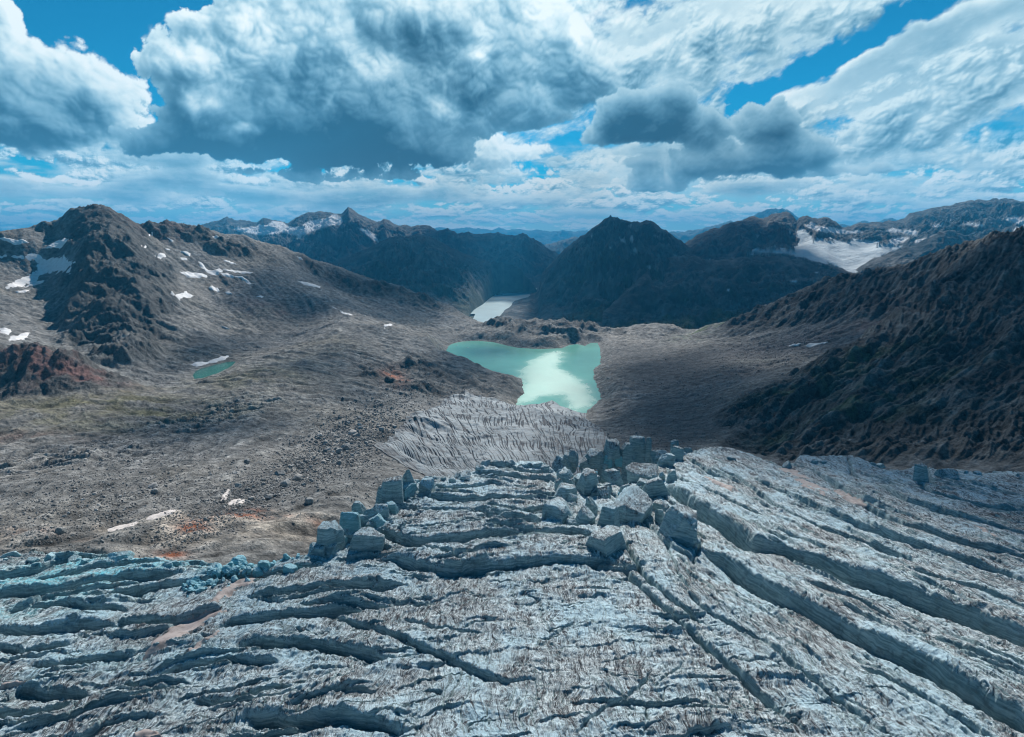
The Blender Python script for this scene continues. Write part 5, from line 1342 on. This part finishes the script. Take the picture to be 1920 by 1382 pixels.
# the ones that stand out: (u, v, width in px of the photograph, label)
BIGB = [(526,887,19,'rounded dark grey boulder, largest on the upper scree'),(559,893,21,'big grey boulder with a flat pale top beside the largest'),(534,905,20,'slanted pale boulder in front of the two big grey ones'),
 (463,864,13,'dark boulder standing alone above the scree left of the big ones'),(447,908,15,'grey flat-sided boulder up-slope of the pink snow'),(505,930,17,'pale square boulder on the dark scree above the rust mound'),
 (472,934,12,'small rounded boulder right of the pink snow patch'),(580,937,16,'flat pale boulder alone on the scree right of the rust mound'),(635,845,15,'dark wedge boulder on the rubble bank'),
 (662,810,17,'tall pale boulder high on the rubble bank'),(668,816,14,'dark blocky boulder touching the tall pale one'),(287,910,18,'flat-topped boulder alone on the left scree'),(290,921,12,'slab boulder just below the flat-topped one'),
 (115,994,20,'wide low slab boulder on the left rubble'),(440,886,11,'blue-grey boulder at the head of the dark scree'),(494,899,10,'small dark boulder between the big grey ones and the alone one'),
 (600,815,12,'blue-grey boulder low on the bowl floor'),(648,838,18,'broad broken boulder on the rubble bank')]
for kx, (u, v, w, lab) in enumerate(BIGB):
    x, y, z = T.cast(u, v + w * .25)
    size = w * float(y[0]) / 1040.0
    put_stone(5 + kx % 5, float(x[0]), float(y[0]), float(T.samp(x, y)[0]), size, lab, 'large boulders on the scree left of the glacier')
ZONES = [ # centre (u, v), spread in pixels, slope of the band, count, size range in px, label, group
 (640,835,70,34,-.55,75,(4.5,11),'one of the grey boulders heaped on the rubble bank beside the ice','boulders heaped on the rubble bank'),
 (520,910,75,28,-.3,48,(3.5,8),'one of the small grey boulders strewn over the dark scree','boulders on the dark scree'),
 (150,955,190,40,-.15,62,(4,9),'one of the flat grey boulders on the left rubble slope','boulders on the left rubble slope'),
 (430,950,70,24,-.5,34,(4,8),'one of the pale boulders around the pink snow patches','pale boulders around the pink snow')]
for cu, cv, su, sv, sl, n, (a, b), lab, grp in ZONES:
    for q in range(n):
        du = rs.normal() * su * .6; u = cu + du; v = cv + du * sl + rs.normal() * sv * .6
        if u < -30: continue
        x, y, z = T.cast(u, v); y0 = float(y[0])
        if y0 > 1200: continue
        size = (a + (b - a) * rs.rand() ** 2.2) * y0 / 1040
        put_stone(rs.randint(10), float(x[0]), y0, float(T.samp(x, y)[0]), size, lab, grp)
# loose rubble nobody could count
def rubble():
    V = []; F = []; nv = 0
    base_p, base_f = chunk(np.random.RandomState(3), (1, .9, .7), 5, 6, 3.2, .08)
    v8 = np.array([(-.5,-.45,-.2),(.5,-.5,-.2),(.45,.5,-.2),(-.5,.4,-.2),(-.3,-.3,.35),(.35,-.25,.3),(.25,.3,.38),(-.3,.28,.28)])
    f8 = np.array([(0,1,5,4),(1,2,6,5),(2,3,7,6),(3,0,4,7),(4,5,6,7)])
    for cu, cv, su, sv, sl, n, s0, s1 in [(640,835,85,42,-.5,3200,1.4,5.2),(510,905,120,42,-.3,2800,1.2,4.2),(160,950,260,56,-.12,6000,1.2,4.6),(420,960,120,34,-.45,2400,1.2,4.4),(350,860,300,60,-.1,3500,.9,2.4),(680,880,50,50,-.4,900,1.2,3.4),(760,770,90,30,-.2,600,1.2,2.8),(700,800,60,50,-.8,700,1.3,3.2),(300,900,220,40,-.1,1300,1.0,2.6),(620,790,60,40,-.3,400,1.2,3),
                                           (1280,780,110,80,0,2600,.9,2.8),(1220,830,90,25,0,900,1.2,3.4),(1450,660,120,40,-.2,1800,.8,2.2),(1180,650,90,25,0,700,.8,2.0)]:
        du = rs.normal(size=n) * su * .7; u = cu + du; v = cv + du * sl + rs.normal(size=n) * sv * .7
        x, y, z = T.cast(u, v); z = T.samp(x, y)
        ok = (y < 1500) & (u > -60); x, y, z = x[ok], y[ok], z[ok]; m = len(x)
        sz = (s0 + (s1 - s0) * rs.rand(m) ** 3) * y / 1040
        a = rs.rand(m) * 6.28
        q = v8[None] * (1 + .35 * rs.normal(size=(m, 8, 3))) * sz[:, None, None]
        c, s = np.cos(a)[:, None], np.sin(a)[:, None]
        qx = q[..., 0] * c - q[..., 1] * s; qy = q[..., 0] * s + q[..., 1] * c
        V.append(np.stack([qx + x[:, None], qy + y[:, None], q[..., 2] + z[:, None] + sz[:, None] * .05], -1).reshape(-1, 3))
        F.append((f8[None] + nv + 8 * np.arange(m)[:, None, None]).reshape(-1, 4)); nv += 8 * m
    me = mesh_from('rubble', np.concatenate(V), np.concatenate(F))
    add_obj('rubble', me, stone_mat('rubble stone', (.13, .135, .135), (.46, .455, .44), .3), smooth=False, kind='stuff')
rubble()

# ------------------------------------------------------------------ ice blocks of the ice fall
M_block = ice_mat('broken ice', (1.0, .35), 1.0, .9, .04)
M_turq = ice_mat('clean turquoise ice', (1.0, .6), .25, 1.1, .5)
M_turq2 = ice_mat('blue rim ice', (1.0, .3), .7, 1.0, .3)
def ground_of(u, v):
    x, y, z = G.cast(u, v); return float(x[0]), float(y[0]), float(z[0])
def block(u0, v0, u1, v1, lab, yaw=0., deep=.8, mat=None, name='ice_block', cuts=9, rough=.04, tl=(0, 0), boxy=13., group='tall ice blocks of the ice fall', dist=None, taper=.12, seed=None):
    """block seen between two corners of its outline in the photograph; its foot sinks into the ice"""
    uc = (u0 + u1) / 2
    if dist is None:
        x, yf, z = ground_of(uc, v1)
        yf = min(yf, 415)
    else: yf = dist
    s, t1 = st(uc, v1); _, t0 = st(uc, v0); t0, t1 = float(t0), float(t1)
    wd = (u1 - u0) * yf / 1010 * .90
    L = wd * deep
    H_ = (t0 - t1) * yf + t0 * L
    if H_ < .3 * wd:
        L = max(((t0 - t1) * yf - .3 * wd) / -t0, .35 * wd); H_ = (t0 - t1) * yf + t0 * L
    y = yf + L / 2; hh = H_; zt = t0 * (yf + L)
    r_ = np.random.RandomState(seed if seed is not None else int(u0 * 7 + v0) % 9999)
    p, f = chunk(r_, (wd, L, hh * 1.9), 22, cuts, boxy, rough, taper=taper)
    # thin layers across the block
    lay = gnoise(p[:, 2] * 1.6 + .25 * p[:, 0], p[:, 0] * .2 + p[:, 1] * .15 + u0)
    p[:, :2] *= (1 + .022 * lay)[:, None]
    fine_ = gnoise(p[:, 0] * 1.1 + u0, p[:, 2] * 1.1 + p[:, 1]) * .03 * wd * .35
    p = p + (p / (np.linalg.norm(p, axis=1)[:, None] + 1e-6)) * fine_[:, None]
    p = rotz(tiltx(p, R(tl[0]), R(tl[1])), R(yaw))
    me = mesh_from(name, p, f)
    o = add_obj(name, me, mat or M_block, label=lab, category='ice block', group=group)
    o.location = (float(s) * y, y, zt - hh * .95)
    return o
BL = [
 (1144,900,1226,975,'huge flat-topped ice block with a layered side, biggest of the ice fall',-32,1.35,(-6,4)),
 (1228,938,1320,1020,'huge tilted ice slab with a dark rust-stained side, at the head of the long crevasse',-34,.95,(-4,10)),
 (1120,938,1166,990,'rounded grey ice block in front of the huge flat-topped one',-30,1.1,(0,4)),
 (1105,971,1176,1044,'long sloping ice block pointing down to the crevasse junction',-42,1.5,(-10,8)),
 (1075,874,1128,930,'smooth teal ice block with a slanted top',10,.9,(0,10)),
 (1168,852,1242,902,'big domed ice block with wavy layers on its top',-10,1.0,(6,0)),
 (1195,884,1254,932,'pointed dark ice block behind the huge flat-topped one',20,.8,(0,-14)),
 (1031,850,1076,890,'round-headed teal ice block at the left of the ice fall',0,.9,(0,0)),
 (1180,815,1214,850,'tall square ice tower on the far rim of the ice fall',5,.9,(0,0)),
 (1210,819,1222,846,'narrow pale ice column beside the square tower',0,.9,(0,0)),
 (1130,822,1166,848,'rugged cluster of ice on the far rim left of the square tower',15,1.,(0,0)),
 (1218,838,1258,864,'low dome of ice right of the square tower',0,1.,(0,8)),
 (1257,823,1275,842,'small cube of ice balanced on the rim at the right',8,.9,(0,0)),
 (1252,833,1282,862,'leaning ice block under the small balanced cube',-20,.9,(0,10)),
 (1017,928,1081,975,'wide wedge of ice left of the rounded grey block',-25,1.2,(-8,6)),
 (1036,900,1088,938,'ribbed ice wedge above the wide wedge',-25,1.1,(-8,6)),
 (1090,926,1122,968,'narrow teal ice fin between the wedges and the slanted block',-20,.8,(0,0)),
 (1074,943,1116,984,'leaning ice fin left of the rounded grey block',-40,.9,(-6,8)),
 (1161,828,1190,860,'jagged ice spire in the middle of the far rim',20,.8,(0,0)),
 (1127,876,1166,906,'broken ice hump behind the slanted teal block',30,.9,(0,0)),
 (1220,934,1254,958,'small brown-topped ice block between the two huge ones',-20,1.,(0,0)),
 (1222,950,1246,982,'bright ice block wedged beside the black gap',-30,.8,(0,0)),
 (1247,878,1270,905,'teal ice shard above the dark crevasse head',10,.8,(0,0)),
 (1066,842,1081,858,'small ice knob on the skyline of the left ice fall',0,1.,(0,0)),
 (1095,838,1132,862,'pale ice hump on the left part of the far rim',10,1.,(0,0)),
 (1058,890,1080,912,'small ice knob behind the slanted teal block',0,1.,(0,0)),
 (1092,862,1118,884,'crumbling ice pillar in the pale rubble',0,.8,(0,0)),
 (1282,836,1298,848,'little ice knob at the start of the right-hand ice',0,1.,(0,0)),
 (586,972,654,1038,'massive grey ice tower at the edge above the turquoise rubble',8,.8,(0,0)),
 (655,978,730,1040,'long grey ice ridge right of the massive tower',-8,.9,(0,8)),
 (708,885,772,948,'great broken ice tower with a ribbed dark side, standing on the left rim',12,.8,(0,0)),
 (755,872,786,925,'sharp teal ice horn behind the great broken tower',20,.7,(0,-8)),
 (702,908,732,950,'dark ice shoulder left of the great broken tower',0,.9,(0,8)),
 (733,920,756,940,'round ice knob at the foot of the great broken tower',0,1.,(0,0)),
 (784,893,822,925,'low teal ice block right of the sharp horn',0,.9,(0,0)),
 (653,936,694,980,'arched ice pinnacle with a hole-like hollow, left of the great tower',0,.8,(0,0)),
 (610,954,640,985,'dark pointed ice tooth behind the massive tower',0,.8,(0,6)),
 (630,962,660,985,'small sloping ice block between tooth and pinnacle',0,.9,(0,10)),
 (680,965,712,990,'teal ice block right of the arched pinnacle',0,.9,(0,0)),
 (830,1040,872,1066,'small box of ice standing in the long cross crevasse',0,.5,(0,0)),
 (1466,862,1485,880,'small ice cube alone on the rim of the right-hand ice',0,.9,(0,0)),
 (1712,868,1742,905,'sharp ice block beside the bright blue cleft',-10,.9,(0,0)),
 (1752,874,1800,900,'flat teal ice block right of the bright blue cleft',0,.8,(0,0)),
]
# plain blocks that fill the ice fall between the named ones
for q in range(46):
    fu = rs.rand(); u = 1040 + fu * 225 + rs.normal() * 8; v = 862 + rs.rand() * 80 * (1 - .25 * fu) + (8 if fu < .2 else 0)
    w = rs.uniform(15, 34); h = w * rs.uniform(.7, 1.15)
    block(u - w / 2, v - h, u + w / 2, v, 'one of the nameless middle-sized ice blocks packed in the ice fall', rs.uniform(-45, 30), rs.uniform(.7, 1.3), mat=None, cuts=9, rough=.05, boxy=10., group='middle-sized blocks packed in the ice fall', tl=(rs.uniform(-12, 12), rs.uniform(-14, 14)), seed=q + 900)
for q in range(14):
    fu = rs.rand(); u = 590 + fu * 150; v = 1035 - fu * 95 + rs.normal() * 8
    w = rs.uniform(14, 30); h = w * rs.uniform(.7, 1.2)
    block(u - w / 2, v - h, u + w / 2, v, 'one of the middle-sized ice blocks crumbling along the left rim', rs.uniform(-45, 30), rs.uniform(.7, 1.3), mat=None, cuts=9, rough=.05, boxy=10., group='middle-sized blocks along the left rim', tl=(rs.uniform(-12, 12), rs.uniform(-14, 14)), seed=q + 1200)
def rim(n, pts, w0, w1, lab, grp, mat=None, seed=0, jit=7):
    pu = [p[0] for p in pts]; pv = [p[1] for p in pts]
    for q in range(n):
        u = pu[0] + (pu[-1] - pu[0]) * (q + rs.uniform(-1.3, 1.3)) / (n - 1); v = float(np.interp(u, pu, pv)) + abs(rs.normal()) * jit
        w = w0 + (w1 - w0) * rs.rand() ** 1.6; h = w * rs.uniform(.25, .7)
        block(u - w / 2, v - h, u + w / 2, v, lab, rs.uniform(-40, 40), rs.uniform(.6, 1.2), mat=mat, cuts=9, rough=.05, boxy=9., group=grp, tl=(rs.uniform(-14, 14), rs.uniform(-16, 16)), seed=seed + q)
rim(20, [(20,1045),(150,1040),(300,1052),(420,1062)], 12, 44, 'one of the low ragged ice teeth along the far left rim of the glacier', 'low ragged ice teeth on the left rim', M_turq2, 2000, 11)
rim(20, [(790,905),(880,888),(920,868),(1010,870),(1050,892)], 12, 30, 'one of the low ice teeth on the rim before the grey ice tongue', 'low ice teeth before the ice tongue', None, 2100, 10)
rim(9, [(1290,850),(1370,855),(1440,872),(1500,862),(1620,868),(1720,885),(1900,890)], 12, 24, 'one of the low ice teeth along the right-hand rim of the glacier', 'low ice teeth on the right-hand rim', None, 2200, 4)
for q in range(15):
    fu = (q + rs.uniform(-.3, .3)) / 14; u = 598 + fu * 170; v = float(np.interp(u, [598, 650, 700, 768], [1046, 1020, 985, 930])) + rs.normal() * 6
    w = rs.uniform(24, 50); h = w * rs.uniform(.7, 1.15)
    block(u - w / 2, v - h, u + w / 2, v, 'one of the large crumbling ice towers stepping up the left rim of the glacier', rs.uniform(-40, 40), rs.uniform(.6, 1.1), mat=M_turq2 if q % 2 else None, group='large crumbling ice towers on the left rim', tl=(rs.uniform(-10, 10), rs.uniform(-14, 14)), seed=2500 + q)
rim(20, [(600,1040),(660,1005),(700,975),(760,940)], 16, 36, 'one of the tilted ice teeth between the towers of the left rim', 'tilted ice teeth between the towers', None, 2300)
for (u0, v0, u1, v1, lab, yaw, deep, tl) in BL:
    block(u0, v0, u1, v1, lab, yaw, deep, tl=tl, mat=M_block)
for (u0, v0, u1, v1, lab) in [(557,977,598,1018,'bright turquoise ice face left of the massive grey tower'),(508,997,584,1036,'ribbed turquoise ice wedge at the top of the ice rubble'),(448,1024,464,1042,'pointed turquoise ice chip standing on the rubble'),
    (464,1016,490,1056,'tall turquoise ice splinter leaning on the rubble'),(482,1046,512,1078,'large pale turquoise ice lump in the rubble'),(430,1038,468,1062,'flat turquoise ice lump at the upper edge of the rubble'),(530,1050,560,1076,'dark-shadowed turquoise ice lump at the end of the rubble'),
    (1128,850,1150,868,'bright turquoise ice crumb pile top in the ice fall'),(1150,852,1172,868,'second bright turquoise crumb beside the spire')]:
    block(u0, v0, u1, v1, lab, rs.uniform(-30, 30), .8, M_turq, cuts=6, rough=.07, boxy=4., group='turquoise ice blocks')
CHUNKS = []
for i in range(6):
    p, f = chunk(rs, (1, rs.uniform(.55, 1.1), rs.uniform(.5, 1.0)), 5, 10, 7, .12, taper=.3)
    me = mesh_from('ice_chunk', p, f); me.polygons.foreach_set('use_smooth', np.zeros(len(me.polygons), bool)); me.materials.append(M_turq if i % 3 else M_block); CHUNKS.append(me)
    me2 = me
def chunks(n, cu, cv, su, sv, sl, a, b, lab, grp, only=None):
    for q in range(n):
        du = rs.uniform(-1, 1) * su; u = cu + du; v = cv + du * sl + rs.normal() * sv * (1 - .6 * abs(du / su))
        x, y, z = ground_of(u, v)
        size = (a + (b - a) * rs.rand() ** 2) * y / 1010
        o = bpy.data.objects.new('ice_chunk', CHUNKS[only[rs.randint(len(only))] if only else rs.randint(6)]); sc.collection.objects.link(o)
        o.location = (x, y, z + size * .2); o.scale = (size * rs.uniform(.8, 1.5), size, size * rs.uniform(.7, 1.2)); o.rotation_euler = (rs.uniform(-.8, .8), rs.uniform(-.8, .8), rs.uniform(0, 6.28))
        o['label'] = lab; o['category'] = 'ice chunk'; o['group'] = grp
chunks(230, 470, 1062, 125, 15, -.36, 6, 19, 'one of the small turquoise ice chunks tumbled along the left rim', 'turquoise ice rubble on the left rim', [1, 2, 4, 5])
chunks(60, 1135, 880, 48, 17, -.15, 5, 13, 'one of the small pale ice chunks between the blocks of the ice fall', 'ice rubble between the blocks of the ice fall')
chunks(24, 745, 985, 26, 12, -.5, 5, 10, 'one of the grey ice chunks below the great broken tower', 'grey ice chunks below the tower', [0, 3])
chunks(30, 1180, 925, 70, 14, .3, 5, 11, 'one of the ice chunks fallen in the gaps behind the huge blocks', 'ice chunks behind the huge blocks', [0, 3, 1])
# small floes on the lake
for u, v in [(856,648),(1043,661),(877,652),(900,641),(915,644),(1100,720),(937,699),(1031,651)]:
    t = float(st(u, v)[1]); d = LAKE_Z / t; x = float(st(u, v)[0]) * d
    o = bpy.data.objects.new('ice_floe', CHUNKS[0]); sc.collection.objects.link(o)
    o.location = (x, d, LAKE_Z + .3); w = rs.uniform(3.5, 7); o.scale = (w, w, w * .35); o.rotation_euler = (0, 0, rs.uniform(0, 6))
    o['label'] = 'one of the tiny white ice floes drifting on the turquoise lake'; o['category'] = 'ice floe'; o['group'] = 'ice floes on the turquoise lake'
# ------------------------------------------------------------------ air
def haze():
    x, y0, y1, z0, z1 = 34000., -1500., 34000., -960., 1000.
    v = [(a, b, c) for a in (-x, x) for b in (y0, y1) for c in (z0, z1)]
    me = mesh_from('haze', v, [(0, 1, 3, 2), (4, 6, 7, 5), (0, 4, 5, 1), (2, 3, 7, 6), (0, 2, 6, 4), (1, 5, 7, 3)])
    m = bpy.data.materials.new('blue air'); m.use_nodes = True
    k = NT(m.node_tree)
    pv = k.n('ShaderNodeVolumePrincipled', {'Color': (.06, .46, .86, 1), 'Density': HAZE_D, 'Anisotropy': .2})
    k.link(pv.outputs[0], k.n('ShaderNodeOutputMaterial').inputs['Volume'])
    add_obj('haze', me, m, smooth=False, kind='stuff')
HAZE_D = .00005
haze()
